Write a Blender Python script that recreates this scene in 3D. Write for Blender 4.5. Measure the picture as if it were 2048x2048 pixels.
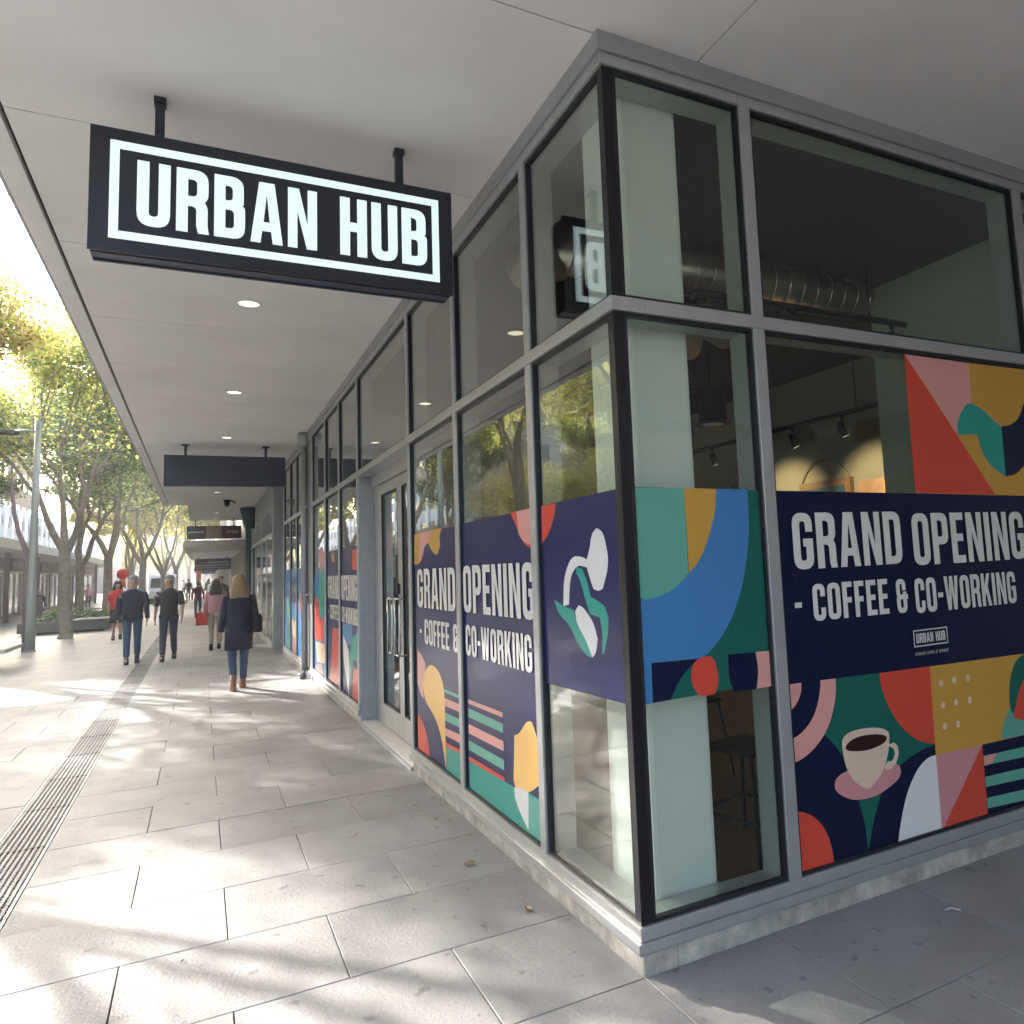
import bpy, bmesh, math, random
from mathutils import Vector, Matrix
from mathutils.geometry import tessellate_polygon
for o in list(bpy.data.objects): bpy.data.objects.remove(o)
S = bpy.context.scene
COL = S.collection
R = math.radians
random.seed(7)
# ---------------------------------------------------------------- camera
cam = bpy.data.cameras.new("camera"); cam_ob = bpy.data.objects.new("camera", cam); COL.objects.link(cam_ob)
r_ = Vector((0.87807704, -0.47630612, -0.04596937)); u_ = Vector((-0.01061197, -0.115425, 0.99325951)); f_ = Vector((0.4784016, 0.87167055, 0.10640658))
m = Matrix((r_, u_, -f_)).transposed().to_4x4(); m.translation = Vector((-1.538, -2.752, 1.62))
cam_ob.matrix_world = m
cam.sensor_width = 36.0; cam.lens = 36.0 * 1518.68 / 2048
cam.shift_x = -206.586 / 2048; cam.shift_y = -64.549 / 2048
cam.clip_start = 0.05; cam.clip_end = 1500
S.camera = cam_ob
# ---------------------------------------------------------------- light
ELEV = 25.0; AZ = math.atan2(-0.43, 0.903)
sun_dir = Vector((math.sin(AZ) * math.cos(R(ELEV)), math.cos(AZ) * math.cos(R(ELEV)), math.sin(R(ELEV))))
W = bpy.data.worlds.new("World"); S.world = W; W.use_nodes = True
nt = W.node_tree; bg = nt.nodes["Background"]
sky = nt.nodes.new("ShaderNodeTexSky"); sky.sky_type = 'NISHITA'; sky.sun_disc = False
sky.sun_elevation = R(ELEV); sky.sun_rotation = AZ; sky.air_density = 1.0; sky.dust_density = 5.0; sky.ozone_density = 1.0
nt.links.new(sky.outputs[0], bg.inputs[0]); bg.inputs[1].default_value = 0.15
sl = bpy.data.lights.new("sun", 'SUN'); sl.energy = 2.25; sl.angle = R(0.5); sl.color = (1.0, 0.95, 0.88)
so = bpy.data.objects.new("sun", sl); COL.objects.link(so); so.rotation_euler = sun_dir.to_track_quat('Z', 'Y').to_euler()
S.view_settings.view_transform = 'Standard'; S.view_settings.look = 'None'; S.view_settings.gamma = 1
S.view_settings.use_curve_mapping = False; S.view_settings.exposure = 3.08
S.render.engine = 'CYCLES'
S.cycles.max_bounces = 8; S.cycles.diffuse_bounces = 6; S.cycles.glossy_bounces = 4; S.cycles.transparent_max_bounces = 16
S.cycles.caustics_reflective = False; S.cycles.caustics_refractive = False; S.cycles.use_denoising = True
S.cycles.sample_clamp_indirect = 6

# ---------------------------------------------------------------- materials
MAT = {}
def pbr(name, col, rough=0.6, metal=0.0, var=0.0, vscale=6.0, bump=0.0, bscale=60.0, emit=None, coat=0.0, rnd=0.0, spec=0.5, trans=0.0):
    mt = bpy.data.materials.new(name); mt.use_nodes = True; n = mt.node_tree.nodes; l = mt.node_tree.links
    b = n["Principled BSDF"]; b.inputs["Base Color"].default_value = (*col, 1); b.inputs["Roughness"].default_value = rough
    b.inputs["Metallic"].default_value = metal; b.inputs["Coat Weight"].default_value = coat; b.inputs["Coat Roughness"].default_value = 0.08
    b.inputs["Specular IOR Level"].default_value = spec
    tc = n.new("ShaderNodeTexCoord")
    if var > 0 or rnd > 0:
        ns = n.new("ShaderNodeTexNoise"); ns.inputs["Scale"].default_value = vscale; ns.inputs["Detail"].default_value = 7; ns.inputs["Roughness"].default_value = 0.65
        l.new(tc.outputs["Object"], ns.inputs["Vector"])
        mr = n.new("ShaderNodeMapRange"); mr.inputs[1].default_value = 0.3; mr.inputs[2].default_value = 0.7; mr.inputs[3].default_value = 1 - var; mr.inputs[4].default_value = 1 + var
        l.new(ns.outputs["Fac"], mr.inputs[0]); val = mr.outputs[0]
        if rnd > 0:
            oi = n.new("ShaderNodeObjectInfo"); mr2 = n.new("ShaderNodeMapRange"); mr2.inputs[3].default_value = 1 - rnd; mr2.inputs[4].default_value = 1 + rnd
            l.new(oi.outputs["Random"], mr2.inputs[0]); mu = n.new("ShaderNodeMath"); mu.operation = 'MULTIPLY'
            l.new(val, mu.inputs[0]); l.new(mr2.outputs[0], mu.inputs[1]); val = mu.outputs[0]
        sc = n.new("ShaderNodeVectorMath"); sc.operation = 'SCALE'; sc.inputs[0].default_value = col
        l.new(val, sc.inputs["Scale"]); l.new(sc.outputs[0], b.inputs["Base Color"])
    if bump > 0:
        nb = n.new("ShaderNodeTexNoise"); nb.inputs["Scale"].default_value = bscale; nb.inputs["Detail"].default_value = 4
        l.new(tc.outputs["Object"], nb.inputs["Vector"])
        bp = n.new("ShaderNodeBump"); bp.inputs["Strength"].default_value = 1.0; bp.inputs["Distance"].default_value = bump
        l.new(nb.outputs["Fac"], bp.inputs["Height"]); l.new(bp.outputs[0], b.inputs["Normal"])
    if emit: b.inputs["Emission Color"].default_value = (*emit[:3], 1); b.inputs["Emission Strength"].default_value = emit[3]
    MAT[name] = mt; return mt
def glassmat(name, r0=0.038, tint=(0.92, 0.955, 0.93)):
    mt = bpy.data.materials.new(name); mt.use_nodes = True; n = mt.node_tree.nodes; l = mt.node_tree.links
    for x in list(n): n.remove(x)
    out = n.new("ShaderNodeOutputMaterial"); tr = n.new("ShaderNodeBsdfTransparent"); tr.inputs[0].default_value = (*tint, 1)
    gl = n.new("ShaderNodeBsdfGlossy"); gl.inputs["Roughness"].default_value = 0.0; gl.inputs[0].default_value = (1, 1, 1, 1)
    ge = n.new("ShaderNodeNewGeometry"); dt = n.new("ShaderNodeVectorMath"); dt.operation = 'DOT_PRODUCT'
    l.new(ge.outputs["Normal"], dt.inputs[0]); l.new(ge.outputs["Incoming"], dt.inputs[1])
    def mth(op, a, b=None):
        q = n.new("ShaderNodeMath"); q.operation = op
        for i, v in enumerate((a, b)):
            if v is None: continue
            if isinstance(v, (int, float)): q.inputs[i].default_value = v
            else: l.new(v, q.inputs[i])
        return q.outputs[0]
    c = mth('ABSOLUTE', dt.outputs["Value"]); p = mth('POWER', mth('SUBTRACT', 1.0, c), 3.9)
    f = mth('ADD', mth('MULTIPLY', p, 1 - r0), r0)
    mx = n.new("ShaderNodeMixShader"); l.new(f, mx.inputs[0]); l.new(tr.outputs[0], mx.inputs[1]); l.new(gl.outputs[0], mx.inputs[2]); l.new(mx.outputs[0], out.inputs[0])
    MAT[name] = mt; return mt
def leafmat(name, col, tcol):
    mt = bpy.data.materials.new(name); mt.use_nodes = True; n = mt.node_tree.nodes; l = mt.node_tree.links
    b = n["Principled BSDF"]; b.inputs["Base Color"].default_value = (*col, 1); b.inputs["Roughness"].default_value = 0.55
    t = n.new("ShaderNodeBsdfTranslucent"); t.inputs[0].default_value = (*tcol, 1)
    mx = n.new("ShaderNodeMixShader"); mx.inputs[0].default_value = 0.65
    l.new(b.outputs[0], mx.inputs[1]); l.new(t.outputs[0], mx.inputs[2]); l.new(mx.outputs[0], n["Material Output"].inputs[0])
    MAT[name] = mt; return mt

def stonemat():
    mt = pbr('paving', (0.30, 0.29, 0.28), rough=0.55, var=0.11, vscale=2.2, rnd=0.09); n = mt.node_tree.nodes; l = mt.node_tree.links
    b = n["Principled BSDF"]; src = b.inputs["Base Color"].links[0].from_socket
    ge = n.new("ShaderNodeNewGeometry")
    # fine grain
    g1 = n.new("ShaderNodeTexNoise"); g1.inputs["Scale"].default_value = 260; g1.inputs["Detail"].default_value = 3; l.new(ge.outputs["Position"], g1.inputs["Vector"])
    m1 = n.new("ShaderNodeMapRange"); m1.inputs[1].default_value = 0.35; m1.inputs[2].default_value = 0.65; m1.inputs[3].default_value = 0.84; m1.inputs[4].default_value = 1.12; l.new(g1.outputs["Fac"], m1.inputs[0])
    # dark gum spots and stains
    g2 = n.new("ShaderNodeTexNoise"); g2.inputs["Scale"].default_value = 11; g2.inputs["Detail"].default_value = 5; l.new(ge.outputs["Position"], g2.inputs["Vector"])
    m2 = n.new("ShaderNodeMapRange"); m2.inputs[1].default_value = 0.64; m2.inputs[2].default_value = 0.70; m2.inputs[3].default_value = 1.0; m2.inputs[4].default_value = 0.62; l.new(g2.outputs["Fac"], m2.inputs[0])
    g3 = n.new("ShaderNodeTexNoise"); g3.inputs["Scale"].default_value = 1.3; g3.inputs["Detail"].default_value = 6; l.new(ge.outputs["Position"], g3.inputs["Vector"])
    m3 = n.new("ShaderNodeMapRange"); m3.inputs[1].default_value = 0.35; m3.inputs[2].default_value = 0.65; m3.inputs[3].default_value = 0.86; m3.inputs[4].default_value = 1.08; l.new(g3.outputs["Fac"], m3.inputs[0])
    a = n.new("ShaderNodeMath"); a.operation = 'MULTIPLY'; l.new(m1.outputs[0], a.inputs[0]); l.new(m2.outputs[0], a.inputs[1])
    a2 = n.new("ShaderNodeMath"); a2.operation = 'MULTIPLY'; l.new(a.outputs[0], a2.inputs[0]); l.new(m3.outputs[0], a2.inputs[1])
    sc = n.new("ShaderNodeVectorMath"); sc.operation = 'SCALE'; l.new(src, sc.inputs[0]); l.new(a2.outputs[0], sc.inputs["Scale"]); l.new(sc.outputs[0], b.inputs["Base Color"])
    g4 = n.new("ShaderNodeTexNoise"); g4.inputs["Scale"].default_value = 55; g4.inputs["Detail"].default_value = 5; g4.inputs["Distortion"].default_value = 0.8; l.new(ge.outputs["Position"], g4.inputs["Vector"])
    bp = n.new("ShaderNodeBump"); bp.inputs["Distance"].default_value = 0.0035; bp.inputs["Strength"].default_value = 0.8; l.new(g4.outputs["Fac"], bp.inputs["Height"]); l.new(bp.outputs[0], b.inputs["Normal"])
    return mt
stonemat()
def farpave():
    mt = pbr('paving_far', (0.33, 0.325, 0.32), rough=0.5); n = mt.node_tree.nodes; l = mt.node_tree.links
    b = n["Principled BSDF"]; ge = n.new("ShaderNodeNewGeometry")
    br = n.new("ShaderNodeTexBrick"); br.inputs["Scale"].default_value = 1.0; br.offset = 0.5; br.inputs["Brick Width"].default_value = 0.835; br.inputs["Row Height"].default_value = 0.66
    br.inputs["Mortar Size"].default_value = 0.005; br.inputs["Mortar Smooth"].default_value = 0.1; br.inputs["Color1"].default_value = (0.275, 0.266, 0.256, 1); br.inputs["Color2"].default_value = (0.325, 0.314, 0.302, 1); br.inputs["Mortar"].default_value = (0.08, 0.08, 0.08, 1)
    l.new(ge.outputs["Position"], br.inputs["Vector"])
    g3 = n.new("ShaderNodeTexNoise"); g3.inputs["Scale"].default_value = 1.3; g3.inputs["Detail"].default_value = 9; l.new(ge.outputs["Position"], g3.inputs["Vector"])
    m3 = n.new("ShaderNodeMapRange"); m3.inputs[1].default_value = 0.35; m3.inputs[2].default_value = 0.65; m3.inputs[3].default_value = 0.82; m3.inputs[4].default_value = 1.1; l.new(g3.outputs["Fac"], m3.inputs[0])
    sc = n.new("ShaderNodeVectorMath"); sc.operation = 'SCALE'; l.new(br.outputs["Color"], sc.inputs[0]); l.new(m3.outputs[0], sc.inputs["Scale"]); l.new(sc.outputs[0], b.inputs["Base Color"])
farpave()
pbr('joint', (0.06, 0.058, 0.055), 0.95, var=0.3, vscale=20)
pbr('soffit', (0.86, 0.84, 0.80), 0.75, var=0.055, vscale=1.1, bump=0.0004, bscale=250)
pbr('dark_gap', (0.06, 0.06, 0.06), 0.9)
pbr('alu', (0.47, 0.475, 0.47), 0.38, metal=0.55, var=0.06, vscale=9, bump=0.0002, bscale=300)
pbr('alu_edge', (0.38, 0.39, 0.395), 0.45, metal=0.45, var=0.08, vscale=7)
pbr('bronze', (0.010, 0.010, 0.014), 0.35, metal=0.2)
pbr('gasket', (0.012, 0.013, 0.017), 0.5)
pbr('lining', (0.37, 0.405, 0.37), 0.55, var=0.04)
pbr('plaster', (0.76, 0.78, 0.73), 0.7, var=0.05, vscale=3)
pbr('plinth', (0.43, 0.405, 0.355), 0.85, var=0.45, vscale=7, bump=0.003, bscale=90)
pbr('threshold', (0.60, 0.58, 0.54), 0.5, var=0.1)
pbr('sign_dark', (0.016, 0.026, 0.066), 0.4, var=0.05, bump=0.0001)
pbr('sign_steel', (0.03, 0.034, 0.045), 0.42, metal=0.4)
pbr('lit_white', (0.5, 0.56, 0.56), 0.4, emit=(0.74, 0.97, 1.0, 0.10))
pbr('lamp_glow', (0.9, 0.9, 0.8), 0.4, emit=(1.0, 0.90, 0.62, 0.22))
pbr('lamp_ring', (0.7, 0.68, 0.62), 0.4)
for k, c in dict(navy=(0.006, 0.009, 0.038), purple=(0.011, 0.016, 0.095), green=(0.010, 0.125, 0.095), mint=(0.13, 0.40, 0.31), teal=(0.03, 0.33, 0.27), mustard=(0.60, 0.33, 0.06),  # purple is the navy film with sun glare put into its colour
                 yellow=(0.85, 0.52, 0.16), coral=(0.66, 0.075, 0.045), pink=(0.72, 0.34, 0.30), rose=(0.62, 0.27, 0.28), blue=(0.06, 0.22, 0.48), white=(0.74, 0.74, 0.74), cream=(0.74, 0.55, 0.42), coffee=(0.035, 0.012, 0.008), letter=(0.72, 0.71, 0.67)).items():
    pbr('film_' + k, c, 0.36, coat=0.12, var=0.02, spec=0.2)
pbr('interior_dark', (0.022, 0.024, 0.028), 0.8, var=0.15)
pbr('interior_wall', (0.42, 0.385, 0.27), 0.8, var=0.05)
pbr('interior_green', (0.62, 0.68, 0.53), 0.8, var=0.04)
pbr('wood_floor', (0.24, 0.12, 0.06), 0.45, var=0.3, vscale=8)
pbr('wood', (0.34, 0.19, 0.09), 0.5, var=0.2, vscale=10)
pbr('duct', (0.6, 0.55, 0.47), 0.28, metal=0.9, bump=0.004, bscale=9)
pbr('foil', (0.5, 0.43, 0.33), 0.35, metal=0.6, bump=0.02, bscale=25)
pbr('black', (0.015, 0.015, 0.016), 0.5)
pbr('black_cloth', (0.02, 0.02, 0.022), 0.85)
pbr('chrome', (0.55, 0.55, 0.53), 0.25, metal=1.0)
pbr('picture', (0.06, 0.11, 0.13), 0.5, var=0.5, vscale=3)
pbr('bark', (0.25, 0.215, 0.175), 0.9, var=0.35, vscale=7, bump=0.02, bscale=18)
pbr('bark_red', (0.12, 0.08, 0.075), 0.9, var=0.3, vscale=7, bump=0.02, bscale=18)
leafmat('leaf_yellow', (0.38, 0.35, 0.11), (0.82, 0.74, 0.22))
leafmat('leaf_lime', (0.24, 0.28, 0.09), (0.58, 0.63, 0.18))
leafmat('leaf_green', (0.09, 0.14, 0.06), (0.22, 0.33, 0.11))
leafmat('leaf_dark', (0.055, 0.09, 0.05), (0.11, 0.19, 0.08))
leafmat('leaf_brown', (0.20, 0.12, 0.04), (0.40, 0.24, 0.06))
pbr('concrete', (0.36, 0.36, 0.345), 0.85, var=0.1, vscale=4, bump=0.002)
pbr('bench_top', (0.5, 0.47, 0.43), 0.6, var=0.1)
pbr('planter', (0.13, 0.13, 0.125), 0.8, var=0.1)
pbr('pole', (0.30, 0.34, 0.31), 0.45, metal=0.4, var=0.06, vscale=3)
pbr('pole_brown', (0.20, 0.14, 0.15), 0.5, metal=0.3)
pbr('pale_clad', (0.55, 0.54, 0.50), 0.7, var=0.05)
pbr('stone_wall', (0.34, 0.31, 0.26), 0.85, var=0.15, vscale=3, bump=0.01, bscale=8)
pbr('pale_wall', (0.66, 0.69, 0.72), 0.6, var=0.05)
pbr('brown_wall', (0.13, 0.10, 0.09), 0.7, var=0.1)
pbr('brick_brown', (0.24, 0.16, 0.11), 0.85, var=0.15); pbr('grey_wall', (0.30, 0.30, 0.30), 0.7, var=0.08)
pbr('far_wall', (0.42, 0.40, 0.36), 0.8, var=0.1)
pbr('teal_paint', (0.035, 0.075, 0.085), 0.4); pbr('sign_blue', (0.03, 0.042, 0.07), 0.45)
pbr('window_dark', (0.03, 0.04, 0.05), 0.05, spec=0.8, coat=.5)
pbr('shop_glow', (0.35, 0.3, 0.22), 0.6, var=0.5, vscale=2)
pbr('red', (0.62, 0.03, 0.03), 0.55); pbr('orange', (0.65, 0.16, 0.03), 0.6)
pbr('white', (0.78, 0.78, 0.77), 0.5); pbr('maroon', (0.20, 0.035, 0.05), 0.85)
pbr('magenta_dark', (0.09, 0.03, 0.07), 0.5); pbr('tan_panel', (0.28, 0.23, 0.15), 0.6, var=0.1)
pbr('skin', (0.48, 0.27, 0.19), 0.6); pbr('navy_cloth', (0.018, 0.022, 0.045), 0.9, var=0.15, vscale=14); pbr('charcoal_cloth', (0.03, 0.03, 0.036), 0.9, var=0.15, vscale=14)
pbr('jeans', (0.035, 0.075, 0.14), 0.9, var=0.25, vscale=12); pbr('jeans_dark', (0.025, 0.035, 0.06), 0.9, var=0.2, vscale=12)
pbr('hair_blond', (0.30, 0.19, 0.10), 0.6, var=0.25, vscale=30); pbr('hair_grey', (0.33, 0.31, 0.30), 0.7, var=0.2, vscale=30); pbr('hair_dark', (0.03, 0.022, 0.02), 0.6)
pbr('boot', (0.28, 0.13, 0.07), 0.6); pbr('pink_cloth', (0.62, 0.30, 0.33), 0.85); pbr('bare', (0.5, 0.3, 0.22), 0.6); pbr('beige_cloth', (0.45, 0.36, 0.28), 0.85)
pbr('dry_leaf', (0.42, 0.27, 0.13), 0.8, var=0.2)
pbr('sidewall', (0.20, 0.19, 0.18), 0.85, var=0.1, vscale=2)
glassmat('glass'); glassmat('glass_door', 0.06, (0.88, 0.94, 0.92))

# ---------------------------------------------------------------- mesh helpers
class MB:
    def __init__(s): s.v = []; s.f = []; s.mi = []; s.mats = []; s.sm = []
    def mid(s, m):
        if m not in s.mats: s.mats.append(m)
        return s.mats.index(m)
    def add(s, vs, fs, m, smooth=False):
        b = len(s.v); i = s.mid(m); s.v += [tuple(v) for v in vs]
        for f in fs: s.f.append(tuple(b + k for k in f)); s.mi.append(i); s.sm.append(smooth)
    def box(s, x0, x1, y0, y1, z0, z1, m):
        vs = [(x, y, z) for z in (z0, z1) for y in (y0, y1) for x in (x0, x1)]
        s.add(vs, [(0, 2, 3, 1), (4, 5, 7, 6), (0, 1, 5, 4), (2, 6, 7, 3), (0, 4, 6, 2), (1, 3, 7, 5)], m)
        return s
    def tube(s, pts, rad, m, n=8, cap=True):
        pts = [Vector(p) for p in pts]; rr = rad if isinstance(rad, (list, tuple)) else [rad] * len(pts)
        vs = []; up = Vector((0, 0, 1))
        for i, p in enumerate(pts):
            t = (pts[min(i + 1, len(pts) - 1)] - pts[max(i - 1, 0)]).normalized()
            a = t.cross(up) if abs(t.z) < 0.95 else t.cross(Vector((1, 0, 0)))
            a.normalize(); b = t.cross(a)
            if i and a.dot(pa) < 0 and abs(t.z) >= 0.95: pass
            pa = a
            for k in range(n):
                w = 2 * math.pi * k / n; vs.append(p + (a * math.cos(w) + b * math.sin(w)) * rr[i])
        fs = [(i * n + k, i * n + (k + 1) % n, (i + 1) * n + (k + 1) % n, (i + 1) * n + k) for i in range(len(pts) - 1) for k in range(n)]
        if cap: fs += [tuple(range(n))[::-1], tuple((len(pts) - 1) * n + k for k in range(n))]
        s.add(vs, fs, m, True); return s
    def loft(s, rings, m, n=14):   # rings: (cx, cy, z, rx, ry)
        vs = [(cx + rx * math.cos(2 * math.pi * k / n), cy + ry * math.sin(2 * math.pi * k / n), z) for cx, cy, z, rx, ry in rings for k in range(n)]
        fs = [(i * n + k, i * n + (k + 1) % n, (i + 1) * n + (k + 1) % n, (i + 1) * n + k) for i in range(len(rings) - 1) for k in range(n)]
        fs += [tuple(range(n))[::-1], tuple((len(rings) - 1) * n + k for k in range(n))]
        s.add(vs, fs, m, True); return s
    def poly(s, loops, fn, m, depth=None):   # loops of 2D points, fn(u,v,d)->xyz; filled, holes allowed
        l3 = [[Vector((a, b, 0)) for a, b in lp] for lp in loops]
        tr = tessellate_polygon(l3); flat = [p for lp in loops for p in lp]
        s.add([fn(a, b, 0) for a, b in flat], [tuple(t) for t in tr], m)
        if depth:
            for lp in loops:
                k = len(lp); s.add([fn(a, b, 0) for a, b in lp] + [fn(a, b, depth) for a, b in lp], [(i, (i + 1) % k, k + (i + 1) % k, k + i) for i in range(k)], m)
        return s
    def mesh(s, name):
        me = bpy.data.meshes.new(name); me.from_pydata(s.v, [], s.f)
        for m in s.mats: me.materials.append(MAT[m])
        me.polygons.foreach_set('material_index', s.mi); me.polygons.foreach_set('use_smooth', s.sm); me.update(); return me
    def build(s, name, parent=None, bevel=0.0, **kw):
        return link(name, s.mesh(name), parent, bevel, **kw)
def link(name, me, parent=None, bevel=0.0, label=None, cat=None, group=None, kind=None, loc=None, rot=None):
    o = bpy.data.objects.new(name, me); COL.objects.link(o)
    if parent: o.parent = parent
    if bevel:
        b = o.modifiers.new('bevel', 'BEVEL'); b.width = bevel; b.segments = 2; b.limit_method = 'ANGLE'
    if loc is not None: o.location = loc
    if rot is not None: o.rotation_euler = rot
    for k, v in (('label', label), ('category', cat), ('group', group), ('kind', kind)):
        if v: o[k] = v
    return o
def thing(name, label, cat, loc=(0, 0, 0), rz=0, group=None, kind=None):
    return link(name, None, label=label, cat=cat, group=group, kind=kind, loc=loc, rot=(0, 0, rz))
def box(name, parent, x0, x1, y0, y1, z0, z1, m, bevel=0.0, **kw): return MB().box(x0, x1, y0, y1, z0, z1, m).build(name, parent, bevel, **kw)
def copy_tree(o, parent=None):
    c = o.copy(); COL.objects.link(c); c.parent = parent
    for ch in list(o.children): copy_tree(ch, c)
    return c

def smooth(P, lim=42, n=4):
    k = len(P); out = []
    if k < 5: return P
    V = [Vector(p) for p in P]; cor = []
    for i in range(k):
        a = V[i] - V[i - 1]; b = V[(i + 1) % k] - V[i]; cor.append(a.length < 1e-6 or b.length < 1e-6 or math.degrees(a.angle(b)) > lim)
    for i in range(k):
        p1, p2 = V[i], V[(i + 1) % k]; L = (p2 - p1)
        t1 = L * 1.0 if cor[i] else (p2 - V[i - 1]).normalized() * L.length; t2 = L * 1.0 if cor[(i + 1) % k] else (V[(i + 2) % k] - p1).normalized() * L.length
        m = 1 if cor[i] and cor[(i + 1) % k] else n
        for j in range(m):
            t = j / m; h = p1 * (2 * t ** 3 - 3 * t * t + 1) + t1 * (t ** 3 - 2 * t * t + t) + p2 * (-2 * t ** 3 + 3 * t * t) + t2 * (t ** 3 - t * t); out.append((h.x, h.y))
    return out
# ---------------------------------------------------------------- condensed lettering
def rp(pts, n=5):
    out = []; k = len(pts); P = [(p[0], p[1], p[2] if len(p) > 2 else 0) for p in pts]
    for i in range(k):
        x, y, r = P[i]
        if r <= 0: out.append((x, y)); continue
        a = Vector(P[i - 1][:2]) - Vector((x, y)); b = Vector(P[(i + 1) % k][:2]) - Vector((x, y))
        la, lb = a.length, b.length; d = min(r, la * 0.5 if P[i - 1][2] else la, lb * 0.5 if P[(i + 1) % k][2] else lb)
        p0 = Vector((x, y)) + a / la * d; p1 = Vector((x, y)) + b / lb * d; c = Vector((x, y))
        for j in range(n + 1):
            t = j / n; q = p0 * (1 - t) ** 2 + c * 2 * t * (1 - t) + p1 * t * t; out.append((q.x, q.y))
    return out
def glyph(ch):
    w, s, t, Q, q = 0.46, 0.165, 0.15, 0.21, 0.07
    if ch == 'U': return w, [[(0, 1), (0, 0, Q), (w, 0, Q), (w, 1), (w - s, 1), (w - s, t, q), (s, t, q), (s, 1)]]
    if ch == 'O': return w, [[(0, 0, Q), (w, 0, Q), (w, 1, Q), (0, 1, Q)], [(s, t, q), (w - s, t, q), (w - s, 1 - t, q), (s, 1 - t, q)]]
    if ch == 'D': return w, [[(0, 0), (w, 0, Q), (w, 1, Q), (0, 1)], [(s, t), (w - s, t, q), (w - s, 1 - t, q), (s, 1 - t)]]
    if ch == 'B': return w, [[(0, 0), (w, 0, .19), (w, .54, .12), (w - .07, .54), (w - .02, .55, .06), (w - .02, 1, .19), (0, 1)], [(s, t), (w - s, t, q), (w - s, .46, q), (s, .46)], [(s, .6), (w - s - .02, .6, q), (w - s - .02, 1 - t, q), (s, 1 - t)]]
    if ch == 'P': return w, [[(0, 0), (s, 0), (s, .38), (w, .38, .19), (w, 1, .19), (0, 1)], [(s, .53), (w - s, .53, q), (w - s, 1 - t, q), (s, 1 - t)]]
    if ch == 'R': return w, [[(0, 0), (s, 0), (s, .42), (w - s - .01, .42, .07), (w - s - .01, .12), (w - s + .02, 0), (w + .01, 0), (w - .01, .12), (w - .01, .44, .1), (w - .06, .50), (w, .56, .1), (w, 1, .19), (0, 1)], [(s, .57), (w - s, .57, q), (w - s, 1 - t, q), (s, 1 - t)]]
    if ch == 'A': w = .5; return w, [[(0, 0), (.155, 0), (.18, .2), (w - .18, .2), (w - .155, 0), (w, 0), (w / 2 + .12, 1), (w / 2 - .12, 1)], [(.2, .34), (w - .2, .34), (w / 2, .82)]]
    if ch == 'N': w = .47; return w, [[(0, 0), (.15, 0), (.15, .64), (w - .165, 0), (w, 0), (w, 1), (w - .15, 1), (w - .15, .38), (.175, 1), (0, 1)]]
    if ch == 'H': return w, [[(0, 0), (s, 0), (s, .425), (w - s, .425), (w - s, 0), (w, 0), (w, 1), (w - s, 1), (w - s, .575), (s, .575), (s, 1), (0, 1)]]
    if ch == 'G': return w, [[(w, .66), (w, 1, Q), (0, 1, Q), (0, 0, Q), (w, 0, Q), (w, .54), (w * .5, .54), (w * .5, .4), (w - s, .4), (w - s, t, q), (s, t, q), (s, 1 - t, q), (w - s, 1 - t, q), (w - s, .66)]]
    if ch == 'C': w = .44; return w, [[(w, .65), (w, 1, Q), (0, 1, Q), (0, 0, Q), (w, 0, Q), (w, .35), (w - s, .35), (w - s, t, q), (s, t, q), (s, 1 - t, q), (w - s, 1 - t, q), (w - s, .65)]]
    if ch == 'E': w = .38; return w, [[(0, 0), (w, 0), (w, t), (s, t), (s, .43), (w - .03, .43), (w - .03, .58), (s, .58), (s, 1 - t), (w, 1 - t), (w, 1), (0, 1)]]
    if ch == 'F': w = .36; return w, [[(0, 0), (s, 0), (s, .42), (w - .03, .42), (w - .03, .57), (s, .57), (s, 1 - t), (w, 1 - t), (w, 1), (0, 1)]]
    if ch == 'I': return s, [[(0, 0), (s, 0), (s, 1), (0, 1)]]
    if ch == 'K': w = .48; return w, [[(0, 0), (s, 0), (s, .28), (.22, .42), (.31, 0), (w, 0), (.33, .58), (w - .01, 1), (.31, 1), (s, .62), (s, 1), (0, 1)]]
    if ch == 'W': w = .68; return w, [[(.12, 0), (.28, 0), (.34, .6), (.40, 0), (.56, 0), (w, 1), (.52, 1), (.475, .36), (.415, 1), (.265, 1), (.205, .36), (.16, 1), (0, 1)]]
    if ch == 'T': w = .42; return w, [[(.13, 0), (.29, 0), (.29, .85), (w, .85), (w, 1), (0, 1), (0, .85), (.13, .85)]]
    if ch == 'S': return w, [[(0, 0, Q), (w, 0, Q), (w, .56, .15), (s, .6, .05), (s, 1 - t, q), (w - s, 1 - t, q), (w - s, .7), (w, .7), (w, 1, Q), (0, 1, Q), (0, .46, .15), (w - s, .42, .05), (w - s, t, q), (s, t, q), (s, .32), (0, .32)]]
    if ch == '6': return w, [[(0, 0, Q), (w, 0, Q), (w, .58, .15), (s, .58), (s, 1 - t, q), (w - s, 1 - t, q), (w - s, .75), (w, .75), (w, 1, Q), (0, 1, Q)], [(s, t, q), (w - s, t, q), (w - s, .44, q), (s, .44)]]
    if ch == '-': w = .24; return w, [[(0, .4), (w, .4), (w, .54), (0, .54)]]
    if ch == '&': return .5, [[(.42, .66), (.42, 1, Q), (0, 1, Q), (0, .53, .1), (.05, .5), (0, .47, .1), (0, 0, Q), (.44, 0, Q), (.44, .4), (.5, .4), (.5, .54), (.44, .54), (.44, .62), (.28, .62), (.28, .54), (s, .54, .05), (s, 1 - t, q), (.26, 1 - t, q), (.26, .66)], [(s, t, q), (.28, t, q), (.28, .4), (s, .4, .05)]]
    return .22, []
def text_loops(txt, gap=0.085):
    x = 0; out = []
    for ch in txt:
        w, lps = glyph(ch)
        if lps: out.append([[(x + p[0], p[1]) for p in rp(l)] for l in lps])
        x += w + gap
    return x - gap, out
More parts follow.
